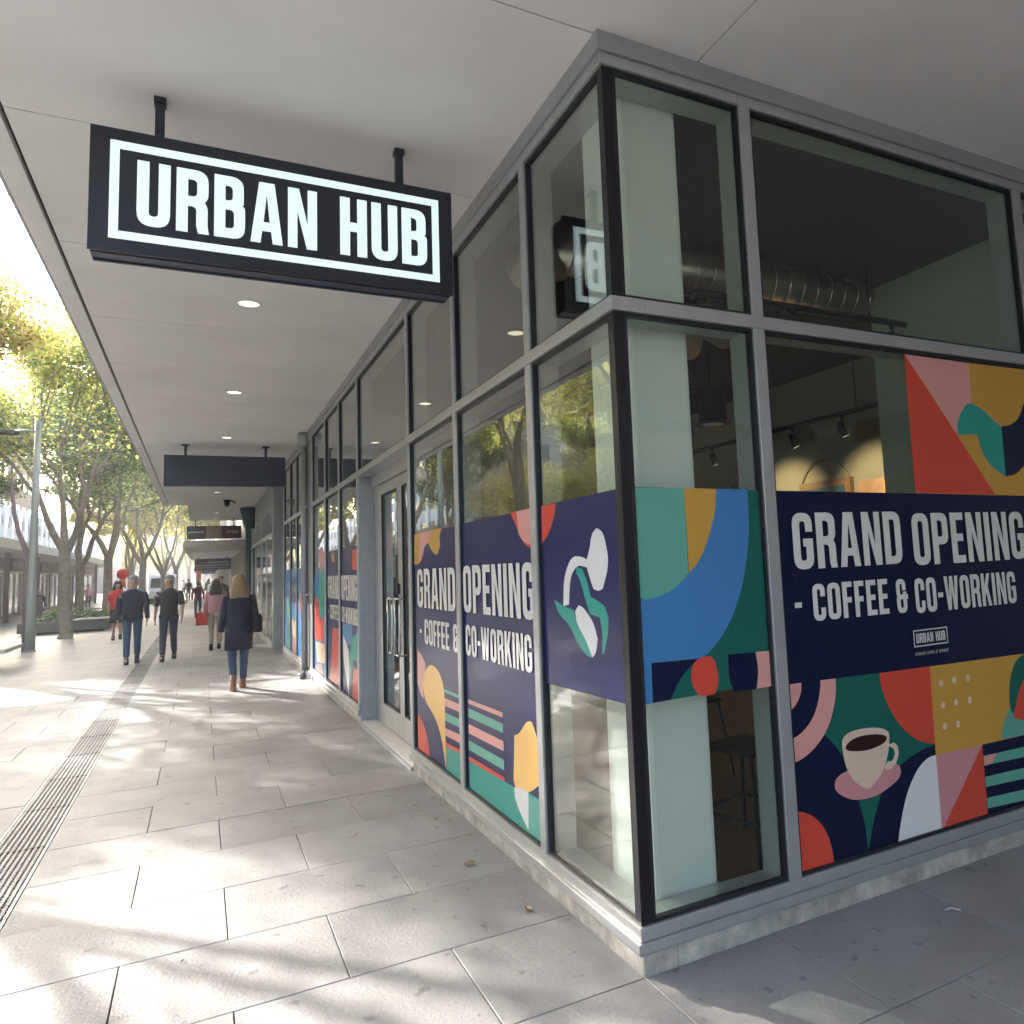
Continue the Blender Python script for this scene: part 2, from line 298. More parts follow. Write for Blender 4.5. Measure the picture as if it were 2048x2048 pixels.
def lettering(name, parent, txt, fn, u0, u1, v0, v1, m, depth=None, gap=0.085, **kw):
    w, gl = text_loops(txt, gap); b = MB()
    for lps in gl: b.poly([[(u0 + (u1 - u0) * a / w, v0 + (v1 - v0) * c) for a, c in lp] for lp in lps], fn, m, depth)
    return b.build(name, parent, **kw)
def ring(b, u0, u1, v0, v1, t, fn, m, depth=None):
    b.poly([[(u0, v0), (u1, v0), (u1, v1), (u0, v1)], [(u0 + t, v0 + t), (u0 + t, v1 - t), (u1 - t, v1 - t), (u1 - t, v0 + t)]], fn, m, depth); return b
ART={
'right':[('navy',[(0.806,0.186),(0.806,1.915),(2.871,1.89),(2.871,0.17)]),
('green',[(1.122,1.017),(1.415,1.01),(1.779,1.004),(1.773,0.612),(1.661,0.601),(1.488,0.545),(1.399,0.478),(1.366,0.45),(1.292,0.317),(1.246,0.194),(1.24,0.321),(1.211,0.442),(1.161,0.586),(1.115,0.679),(1.028,0.771),(1.074,0.818),(1.104,0.887),(1.118,0.952)]),
('pink',[(0.813,1.022),(0.91,1.021),(0.901,0.978),(0.88,0.942),(0.847,0.913),(0.809,0.902)]),
('pink',[(1.122,1.017),(1.117,0.952),(1.098,0.887),(1.065,0.819),(1.013,0.76),(0.946,0.712),(0.873,0.682),(0.81,0.672),(0.809,0.779),(0.866,0.789),(0.921,0.819),(0.97,0.865),(1.003,0.926),(1.023,0.99),(1.026,1.019)]),
('coral',[(1.415,1.01),(1.779,1.004),(1.771,0.616),(1.698,0.634),(1.627,0.663),(1.551,0.723),(1.488,0.795),(1.446,0.87),(1.419,0.943)]),
('mustard',[(1.779,1.004),(2.552,0.993),(2.723,0.99),(2.647,0.555),(2.129,0.558),(1.766,0.563)]),
('mint',[(2.394,0.72),(2.325,0.644),(2.29,0.564),(2.479,0.556),(2.647,0.555),(2.662,0.637),(2.417,0.701)]),
('green',[(2.55,0.987),(2.477,0.954),(2.428,0.888),(2.4,0.813),(2.394,0.72),(2.407,0.683),(2.675,0.715),(2.724,0.994)]),
('coral',[(2.41,0.663),(2.438,0.714),(2.527,0.845),(2.717,0.954),(2.655,0.598),(2.492,0.636)]),
('white',[(1.443,0.183),(1.462,0.25),(1.491,0.325),(1.532,0.407),(1.582,0.474),(1.641,0.527),(1.709,0.558),(1.766,0.563),(1.761,0.181)]),
('rose',[(1.766,0.563),(2.129,0.558),(1.761,0.181)]),
('coral',[(2.129,0.558),(2.122,0.175),(1.761,0.181)]),
('pink',[(2.13,0.5),(2.24,0.498),(2.196,0.45),(2.13,0.45)]),
('mint',[(2.24,0.498),(2.469,0.495),(2.637,0.493),(2.627,0.439),(2.46,0.442),(2.196,0.45)]),
('mint',[(2.128,0.393),(2.45,0.386),(2.617,0.382),(2.607,0.325),(2.441,0.33),(2.127,0.341)]),
('mint',[(2.124,0.286),(2.432,0.274),(2.597,0.268),(2.588,0.211),(2.423,0.218),(2.125,0.233)]),
('coral',[(0.81,0.468),(0.86,0.456),(0.91,0.431),(0.958,0.39),(0.997,0.331),(1.017,0.27),(1.026,0.193),(0.809,0.197)]),
('rose',[(1.063,0.537),(1.075,0.564),(1.114,0.581),(1.18,0.588),(1.333,0.584),(1.47,0.569),(1.499,0.55),(1.503,0.522),(1.482,0.495),(1.418,0.468),(1.336,0.446),(1.258,0.442),(1.165,0.455),(1.095,0.489),(1.066,0.517)]),
('cream',[(1.431,0.664),(1.472,0.67),(1.495,0.648),(1.496,0.613),(1.476,0.575),(1.443,0.552),(1.408,0.55),(1.391,0.561),(1.417,0.59),(1.437,0.584),(1.458,0.595),(1.471,0.617),(1.464,0.642),(1.44,0.655)]),
('cream',[(1.128,0.717),(1.14,0.742),(1.179,0.759),(1.256,0.765),(1.333,0.76),(1.401,0.746),(1.439,0.725),(1.442,0.697),(1.428,0.637),(1.401,0.58),(1.367,0.538),(1.323,0.505),(1.273,0.487),(1.227,0.505),(1.184,0.539),(1.151,0.588),(1.134,0.643)]),
('coffee',[(1.146,0.691),(1.155,0.706),(1.194,0.724),(1.252,0.732),(1.33,0.729),(1.398,0.717),(1.426,0.703),(1.414,0.684),(1.362,0.668),(1.283,0.661),(1.207,0.668),(1.161,0.679)]),
('cream',[(1.864,0.912),(1.859,0.902),(1.851,0.896),(1.841,0.897),(1.834,0.904),(1.833,0.915),(1.837,0.926),(1.846,0.931),(1.855,0.93),(1.862,0.923)]),
('cream',[(1.965,0.914),(1.961,0.904),(1.952,0.898),(1.942,0.899),(1.935,0.907),(1.934,0.918),(1.938,0.928),(1.947,0.934),(1.957,0.933),(1.964,0.926)]),
('cream',[(2.075,0.913),(2.07,0.902),(2.061,0.896),(2.051,0.897),(2.044,0.905),(2.042,0.916),(2.047,0.927),(2.056,0.933),(2.066,0.932),(2.073,0.924)]),
('cream',[(1.863,0.799),(1.858,0.788),(1.85,0.783),(1.84,0.784),(1.834,0.792),(1.832,0.803),(1.836,0.813),(1.845,0.818),(1.854,0.817),(1.861,0.81)]),
('cream',[(1.964,0.799),(1.959,0.789),(1.951,0.783),(1.941,0.784),(1.934,0.792),(1.932,0.803),(1.937,0.813),(1.946,0.819),(1.955,0.818),(1.962,0.81)]),
('cream',[(2.073,0.797),(2.068,0.787),(2.059,0.781),(2.049,0.782),(2.042,0.79),(2.041,0.801),(2.045,0.812),(2.054,0.817),(2.064,0.816),(2.072,0.808)]),
('cream',[(1.858,0.692),(1.854,0.682),(1.845,0.676),(1.836,0.678),(1.829,0.685),(1.827,0.696),(1.832,0.706),(1.84,0.712),(1.85,0.71),(1.857,0.703)]),
('cream',[(1.962,0.689),(1.957,0.679),(1.949,0.673),(1.939,0.675),(1.932,0.682),(1.931,0.693),(1.935,0.704),(1.944,0.709),(1.954,0.708),(1.96,0.7)])],'upper':[('mustard',[(1.797,2.662),(2.327,2.658),(2.829,2.662),(2.989,2.661),(2.855,1.888),(2.701,1.89),(1.788,1.906)]),
('pink',[(1.797,2.662),(2.327,2.658),(2.321,2.415),(2.219,2.361),(2.182,2.305),(2.168,2.233),(1.973,2.47)]),
('coral',[(1.797,2.662),(1.971,2.459),(2.166,2.235),(2.448,1.898),(1.788,1.906)]),
('teal',[(2.321,2.419),(2.413,2.388),(2.503,2.328),(2.567,2.301),(2.562,2.006),(2.494,2.032),(2.416,2.086),(2.366,2.156),(2.343,2.242),(2.172,2.235),(2.182,2.305),(2.219,2.361),(2.273,2.412)]),
('navy',[(2.567,2.299),(2.638,2.309),(2.722,2.347),(2.77,2.399),(2.797,2.443),(2.963,2.512),(2.897,2.13),(2.729,2.061),(2.655,2.019),(2.561,2.004)])],'corner':[('green',[(0.012,1.93),(0.735,1.915),(0.735,1.045),(0.04,1.03)]),
('mint',[(0.069,1.926),(0.318,1.924),(0.317,1.551),(0.276,1.518),(0.224,1.485),(0.148,1.461),(0.099,1.456),(0.066,1.466),(0.066,1.612),(0.063,1.767)]),
('mustard',[(0.318,1.924),(0.491,1.921),(0.475,1.815),(0.433,1.706),(0.38,1.61),(0.32,1.551),(0.32,1.736)]),
('blue',[(0.491,1.921),(0.666,1.919),(0.664,1.785),(0.651,1.672),(0.61,1.506),(0.543,1.362),(0.453,1.251),(0.35,1.187),(0.107,1.193),(0.105,1.033),(0.021,1.034),(0.019,1.431),(0.071,1.445),(0.066,1.466),(0.099,1.456),(0.148,1.461),(0.224,1.485),(0.276,1.518),(0.32,1.551),(0.38,1.61),(0.433,1.706),(0.475,1.815)]),
('navy',[(0.017,1.489),(0.072,1.463),(0.073,1.445),(0.017,1.43)]),
('navy',[(0.107,1.193),(0.35,1.188),(0.29,1.151),(0.236,1.101),(0.192,1.035),(0.105,1.033)]),
('coral',[(0.35,1.189),(0.383,1.193),(0.412,1.189),(0.424,1.174),(0.44,1.119),(0.438,1.072),(0.42,1.032),(0.371,1.028),(0.333,1.037),(0.307,1.077),(0.301,1.129),(0.317,1.169)]),
('navy',[(0.5,1.189),(0.652,1.185),(0.66,1.134),(0.647,1.024),(0.52,1.028),(0.501,1.081)]),
('pink',[(0.652,1.186),(0.732,1.184),(0.733,1.026),(0.646,1.026),(0.66,1.09),(0.658,1.15)])],'paneA':[('purple',[(2.345,0.19),(3.555,0.19),(3.555,1.915),(2.345,1.915)]),
('mustard',[(3.554,1.913),(3.134,1.918),(2.74,1.922),(2.807,1.863),(2.791,1.793),(2.859,1.739),(2.945,1.736),(3.031,1.768),(3.141,1.831),(3.237,1.799),(3.316,1.716),(3.443,1.669),(3.572,1.671)]),
('pink',[(3.375,1.914),(3.02,1.919),(3.141,1.831),(3.237,1.799),(3.367,1.692),(3.427,1.679),(3.4,1.78)]),
('pink',[(3.516,0.98),(3.388,0.95),(3.284,0.896),(3.271,0.835),(3.355,0.763),(3.365,0.682),(3.34,0.622),(3.43,0.638),(3.528,0.717)]),
('coral',[(3.545,0.481),(3.373,0.422),(3.273,0.351),(3.217,0.274),(3.2,0.179),(3.556,0.173)]),
('yellow',[(3.095,0.901),(3.234,0.861),(3.346,0.782),(3.363,0.7),(3.288,0.612),(3.121,0.557),(2.964,0.488),(2.847,0.384),(2.757,0.199),(2.756,0.481),(2.76,0.724),(2.8,0.801),(2.902,0.873)]),
('teal',[(2.753,0.364),(2.337,0.385),(2.344,0.182),(2.742,0.198)]),
('mint',[(2.778,0.766),(2.358,0.768),(2.36,0.745),(2.774,0.742)]),
('pink',[(2.762,0.703),(2.355,0.707),(2.359,0.657),(2.757,0.647)]),
('mint',[(2.755,0.602),(2.358,0.608),(2.36,0.554),(2.75,0.546)]),
('pink',[(2.752,0.494),(2.358,0.509),(2.35,0.454),(2.747,0.442)]),
('coral',[(2.75,0.397),(2.348,0.409),(2.348,0.385),(2.753,0.366)])],'paneB':[('purple',[(0.99,0.19),(2.258,0.19),(2.258,1.917),(0.99,1.917)]),
('coral',[(1.328,1.92),(0.99,1.921),(0.988,1.709),(1.074,1.717),(1.184,1.772),(1.248,1.845)]),
('pink',[(1.23,1.921),(0.99,1.921),(0.991,1.722),(1.117,1.744),(1.206,1.79)]),
('teal',[(2.212,0.377),(1.542,0.392),(1.402,0.396),(1.168,0.416),(0.971,0.419),(0.975,0.209),(2.208,0.188)]),
('mint',[(1.182,0.4),(0.971,0.418),(0.975,0.21),(1.194,0.216)]),
('purple',[(1.193,0.416),(0.97,0.515),(0.976,0.418)]),
('yellow',[(1.134,0.795),(1.185,0.779),(1.295,0.706),(1.368,0.681),(1.403,0.429),(1.375,0.401),(1.303,0.414),(1.184,0.418),(0.973,0.513),(0.973,0.645),(1.043,0.731),(1.101,0.793)]),
('white',[(1.393,0.397),(1.303,0.414),(1.184,0.418),(1.199,0.218),(1.331,0.291),(1.389,0.345)]),
('pink',[(2.202,0.768),(1.547,0.778),(1.55,0.751),(2.2,0.74)]),
('mint',[(2.202,0.71),(1.547,0.715),(1.547,0.664),(2.202,0.654)]),
('pink',[(2.203,0.61),(1.546,0.618),(1.547,0.562),(2.203,0.551)]),
('mint',[(2.207,0.506),(1.547,0.513),(1.546,0.455),(2.206,0.447)]),
('coral',[(2.21,0.406),(1.544,0.417),(1.546,0.394),(2.212,0.377)])],'paneC':[('purple',[(0.04,1.032),(0.905,1.022),(0.905,1.922),(0.04,1.924)]),
('coral',[(0.874,1.921),(0.692,1.919),(0.72,1.858),(0.785,1.784),(0.885,1.724)]),
('white',[(0.26,1.771),(0.204,1.744),(0.173,1.674),(0.165,1.633),(0.177,1.582),(0.197,1.548),(0.227,1.502),(0.271,1.493),(0.317,1.501),(0.341,1.537),(0.375,1.597),(0.473,1.604),(0.551,1.549),(0.584,1.424),(0.648,1.415),(0.628,1.536),(0.575,1.612),(0.512,1.648),(0.426,1.646),(0.372,1.633),(0.34,1.68),(0.308,1.744)]),
('teal',[(0.488,1.601),(0.423,1.591),(0.381,1.537),(0.347,1.466),(0.221,1.428),(0.184,1.378),(0.196,1.31),(0.241,1.219),(0.259,1.221),(0.247,1.296),(0.264,1.375),(0.36,1.388),(0.403,1.453),(0.451,1.537),(0.49,1.574)]),
('teal',[(0.757,1.445),(0.639,1.416),(0.535,1.4),(0.484,1.329),(0.393,1.263),(0.346,1.196),(0.386,1.195),(0.479,1.232),(0.587,1.324),(0.705,1.382)]),
('white',[(0.475,1.424),(0.421,1.41),(0.332,1.349),(0.294,1.281),(0.318,1.222),(0.354,1.195),(0.42,1.273),(0.498,1.34),(0.516,1.395)])],'paneD':[('purple',[(6.15,0.13),(8.5,0.13),(8.5,1.93),(6.15,1.93)]),
('coral',[(6.485,1.891),(6.126,1.888),(6.137,1.68),(6.302,1.653),(6.514,1.67)]),
('mustard',[(8.09,1.902),(7.862,1.9),(7.866,1.789),(8.06,1.776)]),
('coral',[(8.015,0.923),(7.394,0.924),(7.409,0.162),(8.3,0.153),(8.105,0.681)]),
('blue',[(7.191,1.014),(6.547,1.023),(6.54,0.825),(6.826,0.775),(7.198,0.857)]),
('white',[(7.197,0.873),(6.963,0.795),(6.784,0.703),(6.75,0.482),(6.81,0.193),(6.983,0.382),(7.162,0.595)]),
('teal',[(6.538,0.869),(6.12,0.967),(6.138,0.643),(6.482,0.64),(6.716,0.279),(6.764,0.555)]),
('coral',[(6.486,0.552),(6.144,0.544),(6.14,0.189),(6.548,0.183)])],'paneE':[('blue',[(8.59,0.13),(9.86,0.13),(9.86,1.6),(8.59,1.9)]),
('rose',[(9.406,1.977),(9.055,2.022),(8.793,1.865),(8.871,1.535),(9.273,1.687)]),
('coral',[(9.842,1.278),(9.429,1.248),(9.296,1.006),(8.825,0.989),(8.902,0.659),(9.815,0.652)]),
('cream',[(9.741,0.619),(8.798,0.648),(8.782,0.381),(9.603,0.323)]),
('teal',[(9.275,1.649),(8.76,1.717),(8.785,1.027),(9.266,1.044),(9.428,1.286)]),
('pink',[(9.677,0.278),(9.112,0.35),(8.919,0.17),(9.608,0.152)])],'paneF':[('blue',[(11.35,0.1),(14.5,0.1),(14.5,1.75),(11.35,1.75)]),
('teal',[(14.053,1.092),(13.297,1.111),(13.302,0.128),(13.974,0.097)]),
('coral',[(11.901,1.306),(11.315,1.315),(11.416,0.962),(11.845,1.013)]),
('cream',[(13.155,0.797),(12.324,0.787),(12.328,0.486),(13.157,0.48)]),
('rose',[(13.11,0.507),(12.328,0.486),(12.268,0.146),(13.112,0.12)]),
('navy',[(13.104,1.484),(12.25,1.674),(12.256,1.138),(13.106,1.116)])]}
# ================================================================ ground and paving
rnd = random.Random(3)
ground = box('ground', None, -90, 60, -60, 260, -0.5, -0.03, 'joint', kind='structure')
pav = link('pavement', None, kind='structure')
def stone_mesh(w, d):
    b = MB(); c = 0.002; h = 0.03
    vs = [(0, 0, -h), (w, 0, -h), (w, d, -h), (0, d, -h), (0, 0, -c), (w, 0, -c), (w, d, -c), (0, d, -c), (c, c, 0), (w - c, c, 0), (w - c, d - c, 0), (c, d - c, 0)]
    fs = [(0, 1, 5, 4), (1, 2, 6, 5), (2, 3, 7, 6), (3, 0, 4, 7), (4, 5, 9, 8), (5, 6, 10, 9), (6, 7, 11, 10), (7, 4, 8, 11), (8, 9, 10, 11)]
    b.add(vs, fs, 'paving'); return b.mesh('paving_stone')
SM = {}
G_ = 0.005
def stone(x0, x1, y0, y1):
    key = (round(x1 - x0, 3), round(y1 - y0, 3))
    if key not in SM: SM[key] = stone_mesh(key[0] - G_, key[1] - G_)
    link('paving_stone', SM[key], pav, loc=(x0 + G_ / 2, y0 + G_ / 2, rnd.uniform(-0.0015, 0.0012)), rot=(rnd.uniform(-.0008, .0008), rnd.uniform(-.0008, .0008), 0))
ROW = 0.658
for k in range(-4, 18):
    y0 = k * ROW; y1 = y0 + ROW
    js = [-2.36, -1.825, -0.99] if k % 2 else [-2.36, -1.41, -0.575]
    js.append(0.0)
    if k == -1: js = [-2.36, -1.41, -0.575, 0.0]
    for a, b in zip(js, js[1:]): stone(a, b, y0, y1)
    if k < 0:
        xs = [0.0, 0.636, 1.471, 2.306, 3.141, 3.976] if k % 2 else [0.0, 0.97, 1.805, 2.64, 3.475]
        for a, b in zip(xs, xs[1:]): stone(a, b, y0, y1)
    if k >= -1:
        left = -2.67 - 0.835 * (1 + max(0, int((y0 * 0.33) / 0.835)) + 1)
        x = -2.67; first = 0.835 if k % 2 else 0.42
        w = first
        while x > left:
            stone(x - w, x, y0, y1); x -= w; w = 0.835
yl = 18 * ROW
b = MB()
def sheet(b, x0, x1, y0, y1, z=0.0): b.add([(x0, y0, z), (x1, y0, z), (x1, y1, z), (x0, y1, z)], [(0, 1, 2, 3)], 'paving_far')
sheet(b, -2.36, 0.2, yl, 220); sheet(b, -60, -2.67, yl, 220); sheet(b, -60, -8.6, -40, yl); sheet(b, -8.6, 45, -40, -4 * ROW)
sheet(b, 3.976, 45, -4 * ROW, -0.0); sheet(b, -8.6, -2.67, -4 * ROW, -ROW, -0.012)
sheet(b, -8.6, -2.67, -ROW, yl, -0.0295)
b.build('paved_surface', pav, kind='stuff')
# drainage strip
dr = thing('drain_grate', 'long grooved drainage grate running down the pavement beside the canopy line', 'drain')
box('channel', dr, -2.66, -2.37, -3.0, 60, -0.029, -0.024, 'black')
for x in (-2.668, -2.376): box('frame_rail', dr, x, x + 0.014, -3, 60, -0.024, 0.001, 'alu_edge')
nb = 9
for i in range(nb):
    x = -2.649 + i * 0.0305; box('grate_bar', dr, x, x + 0.017, -3, 60, -0.02, 0.0, 'paving')
b = MB(); y = -0.6
while y < 11: b.box(-2.654, -2.376, y, y + 0.012, -0.02, -0.004, 'paving'); y += 0.045
b.build('cross_ribs', dr, kind='stuff')
b = MB()
for k in range(0, 40): b.box(-2.655, -2.376, k * 1.0 + 0.4, k * 1.0 + 0.409, -0.018, 0.0015, 'black')
b.build('section_joints', dr, kind='stuff')

# ================================================================ canopy
ZC = 3.949
can = thing('canopy', 'deep white panelled canopy over the footpath around the corner shop', 'canopy')
def panel(x0, x1, y0, y1, par=can, z=ZC, m='soffit'): box('soffit_panel', par, x0 + .005, x1 - .005, y0 + .005, y1 - .005, z, z + 0.02, m)
ys = [0.0, 1.668, 3.337, 5.006, 6.675, 8.344, 10.013, 11.682, 13.351, 15.02, 16.689, 18.358, 20.027, 21.696, 24.27]
for a, b_ in zip(ys, ys[1:]): panel(-2.41, 0.03, a, b_)
panel(-2.41, 0.503, -3.4, 0.0); panel(-2.41, .503, -7.8, -3.4)  # bays out of view, deepened to darken the side street paving
for a, b_ in zip([0.503, 1.98, 3.457, 4.934, 6.4], [1.98, 3.457, 4.934, 6.4, 9]): panel(a, b_, -3.4, 0.0); panel(a, b_, -7.8, -3.4)
box('edge_trim', can, -2.54, -2.425, -7.8, 24.27, 3.935, 3.975, 'soffit')
box('edge_fascia', can, -2.56, -2.54, -7.8, 24.27, 3.935, 4.24, 'alu_edge')
box('edge_fascia', can, -2.56, 9, -7.83, -7.805, 3.935, 4.24, 'alu_edge')
box('roof_slab', can, -2.535, 9, -7.8, -0.0, 3.985, 4.23, 'dark_gap'); box('roof_slab', can, -2.535, 0.4, 0.0, 24.26, 3.985, 4.23, 'dark_gap')
can2 = thing('canopy', 'narrower stretch of white canopy soffit beyond the blank blue sign', 'canopy', group='canopies along the arcade')
panel(-1.88, 0.3, 24.28, 31.4, can2); box('edge_fascia', can2, -1.9, -1.88, 24.28, 31.4, 3.93, 4.2, 'pale_clad'); box('roof_slab', can2, -1.88, .4, 24.28, 31.4, 3.98, 4.2, 'dark_gap')
# downlights
def downlight(x, y, label, z=ZC, r=0.075):
    t = thing('downlight', label, 'light', (x, y, z), group='round downlights in the canopy soffit')
    b = MB(); n = 20
    vs = []
    for rr, zz in ((r * 1.18, -0.0), (r * 1.18, -0.006), (r, -0.006), (r * .93, 0.012)): vs += [(rr * math.cos(2 * math.pi * k / n), rr * math.sin(2 * math.pi * k / n), zz) for k in range(n)]
    b.add(vs, [(i * n + k, i * n + (k + 1) % n, (i + 1) * n + (k + 1) % n, (i + 1) * n + k) for i in range(3) for k in range(n)], 'lamp_ring', True); b.build('trim_ring', t)
    b = MB(); b.add([(r * .96 * math.cos(2 * math.pi * k / n), r * .96 * math.sin(2 * math.pi * k / n), -0.003) for k in range(n)], [tuple(range(n))[::-1]], 'lamp_glow'); b.build('lens', t)
downlight(-1.20, 4.22, 'largest lit downlight just below the illuminated shop sign', r=.085); downlight(-1.19, 7.73, 'second lit downlight along the soffit beyond the illuminated sign', r=.085)
downlight(-1.18, 11.2, 'lit downlight just in front of the blank blue sign'); downlight(-1.16, 20.2, 'lit downlight just beyond the blank blue sign')
downlight(-1.08, 27.3, 'first lit downlight on the narrower soffit beyond the dome camera'); downlight(-1.07, 30.1, 'last lit downlight on the narrower soffit before the three panel sign')
downlight(2.26, -2.86, 'lit downlight in the soffit over the side street, seen reflected in the corner glass')
t = thing('dome_camera', 'small dark dome camera hanging from the canopy soffit', 'camera', (-0.87, 22.4, ZC))
MB().loft([(0, 0, -.05, .09, .09), (0, 0, 0, .1, .1)], 'black').build('mount', t); MB().loft([(0, 0, -.2, .03, .03), (0, 0, -.16, .07, .07), (0, 0, -.1, .08, .08), (0, 0, -.05, .08, .08)], 'black').build('dome', t)
MB().tube([(0.1, 0, -.03), (.2, 0, -.06), (.22, 0, -.12)], .02, 'black').build('bracket', t)

# ================================================================ hanging signs
sg = thing('hanging_sign', 'illuminated black box sign reading URBAN HUB hung under the canopy', 'sign')
box('sign_box', sg, -1.995, -0.332, 1.225, 1.385, 3.125, 3.705, 'sign_dark', 0.004)
box('rim', sg, -2.0, -0.327, 1.215, 1.2245, 3.119, 3.711, 'sign_steel')
box('bottom_rail', sg, -1.99, -0.337, 1.245, 1.262, 3.119, 3.1248, 'sign_steel'); box('bottom_rail', sg, -1.99, -0.337, 1.345, 1.362, 3.119, 3.1248, 'sign_steel')
fs = lambda u, v, d: (u, 1.2105 + d, v)
ring(MB(), -1.922, -0.402, 3.183, 3.652, 0.037, fs, 'lit_white', 0.0045).build('border', sg)
fsl = lambda u, v, d: (u, 1.2065 + d, v)
lettering('lettering', sg, 'URBAN HUB', fsl, -1.815, -0.47, 3.262, 3.573, 'lit_white', 0.0085)
for x in (-1.733, -0.593):
    h = box('hanger', sg, x - 0.02, x + 0.02, 1.285, 1.325, 3.705, ZC, 'sign_steel', 0.002); box('bracket', h, x - .026, x + .026, 1.275, 1.335, ZC - .03, ZC, 'sign_steel')
s2 = thing('hanging_sign', 'blank blue-grey box sign hung under the canopy further along', 'sign')
box('sign_box', s2, -2.10, -0.213, 12.0, 12.16, 3.23, 3.755, 'sign_dark', 0.004); MB().poly([[(-2.09, 3.24), (-.223, 3.24), (-.223, 3.745), (-2.09, 3.745)]], lambda u, v, d: (u, 11.997, v), 'sign_blue').build('face', s2)
for x in (-1.784, -0.53): box('hanger', s2, x - .02, x + .02, 12.06, 12.1, 3.755, ZC, 'sign_steel'); box('ceiling_plate', s2, x - .06, x + .06, 12.02, 12.14, ZC - .02, ZC - .001, 'sign_steel')
s3 = thing('hanging_sign', 'three panel hanging sign with navy, tan and purple faces', 'sign')
box('sign_box', s3, -2.01, -0.16, 30.0, 30.15, 3.17, 3.66, 'sign_dark')
for a, b_, m in ((-2.0, -1.39, 'sign_steel'), (-1.37, -.84, 'tan_panel'), (-.82, -.18, 'magenta_dark')): box('face_panel', s3, a, b_, 29.985, 30.0, 3.19, 3.64, m)
f3 = lambda u, v, d: (u, 29.98, v)
def squiggle(name, par, fn, u0, u1, v0, v1, m, n=12):
    b = MB(); w = (u1 - u0) / n
    for i in range(n):
        a = u0 + i * w; t = w * 0.28
        b.poly([[(a, v0), (a + t, v0), (a + t, v1), (a, v1)]], fn, m)
        hh = v0 + (v1 - v0) * [0, .4, .8, .45, 0.82][i * 7 % 5]
        b.poly([[(a, hh), (a + w * .75, hh), (a + w * .75, hh + (v1 - v0) * .18), (a, hh + (v1 - v0) * .18)]], fn, m)
    return b.build(name, par)
squiggle('lettering', s3, f3, -1.95, -1.43, 3.4, 3.45, 'white', 14); squiggle('lettering', s3, f3, -.66, -.26, 3.38, 3.47, 'white', 7); squiggle('lettering', s3, f3, -.66, -.3, 3.3, 3.33, 'rose' if 'rose' in MAT else 'red', 10)
for x in (-1.72, -.42): box('hanger', s3, x - .02, x + .02, 30.05, 30.09, 3.66, ZC, 'sign_steel')

# ================================================================ lower canopies further down
lc = [(31.6, 46, 2.78, 3.18, -2.15, 'white concrete canopy with a thick pale front edge, nearest of the low ones'), (47.5, 62, 3.0, 3.3, -2.0, 'second low canopy beyond the thick pale edged one'), (63, 82, 3.1, 3.45, -1.95, 'third low canopy down the arcade'), (84, 130, 3.25, 3.6, -1.9, 'farthest low canopy at the end of the arcade')]
for y0, y1, z0, z1, x0, lb in lc:
    c = thing('canopy', lb, 'canopy', group='canopies along the arcade')
    b = MB(); b.add([(x0, y0, z0 + .16), (0.5, y0, z0 + .16), (.5, y0, z1), (x0, y0, z1), (x0 + .18, y0 + .5, z0), (.5, y0 + .5, z0), (x0, y1, z0 + .16), (.5, y1, z0 + .16), (.5, y1, z1), (x0, y1, z1), (x0 + .18, y1, z0), (.5, y1, z0)],
          [(0, 1, 2, 3), (4, 5, 1, 0), (4, 10, 11, 5), (0, 6, 10, 4), (3, 9, 6, 0), (2, 8, 9, 3), (9, 8, 7, 6), (6, 7, 11, 10)], 'pale_clad'); b.build('slab', c)
    box('soffit_panel', c, x0 + .3, .1, y0 + .8, y1 - .3, z0 - .02, z0 - .003, 'soffit')
s4 = thing('hanging_sign', 'dark sign with a row of red and white lettering under the low canopy', 'sign')
box('sign_box', s4, -1.8, -.2, 40, 40.12, 2.12, 2.66, 'sign_dark'); f4 = lambda u, v, d: (u, 39.99, v)
squiggle('lettering', s4, f4, -1.6, -1.25, 2.42, 2.52, 'red', 6); squiggle('lettering', s4, f4, -1.23, -.28, 2.42, 2.52, 'white', 16); squiggle('lettering', s4, f4, -1.7, -.3, 2.2, 2.23, 'white', 22)
MB().poly([[(-1.75, 2.32), (-.25, 2.32), (-.25, 2.34), (-1.75, 2.34)]], f4, 'white').build('rule', s4)
for x in (-1.62, -.4): box('hanger', s4, x - .02, x + .02, 40.04, 40.08, 2.66, 2.78, 'sign_steel')
s5 = thing('hanging_sign', 'small black sign beside the red lantern far down the arcade', 'sign')
box('sign_box', s5, -1.45, -.7, 52, 52.1, 2.0, 2.22, 'sign_dark'); squiggle('lettering', s5, lambda u, v, d: (u, 51.99, v), -1.3, -.8, 2.08, 2.13, 'white', 12); box('hanger', s5, -1.1, -1.06, 52.03, 52.07, 2.22, 3.0, 'sign_steel')
for i, y in enumerate((68, 76, 90, 104)):
    q = thing('hanging_sign', ['dark shop sign under the third low canopy, nearer one', 'dark shop sign under the third low canopy, farther one', 'dark shop sign under the farthest canopy, nearer one', 'dark shop sign under the farthest canopy, farther one'][i], 'sign', group='far arcade signs')
    box('sign_box', q, -1.6, -.3, y, y + .1, 2.35 + i * .05, 2.75 + i * .05, 'sign_dark'); box('hanger', q, -1, -.95, y + .02, y + .07, 2.75 + i * .05, 3.08 + (.17 if i > 1 else 0), 'sign_steel')
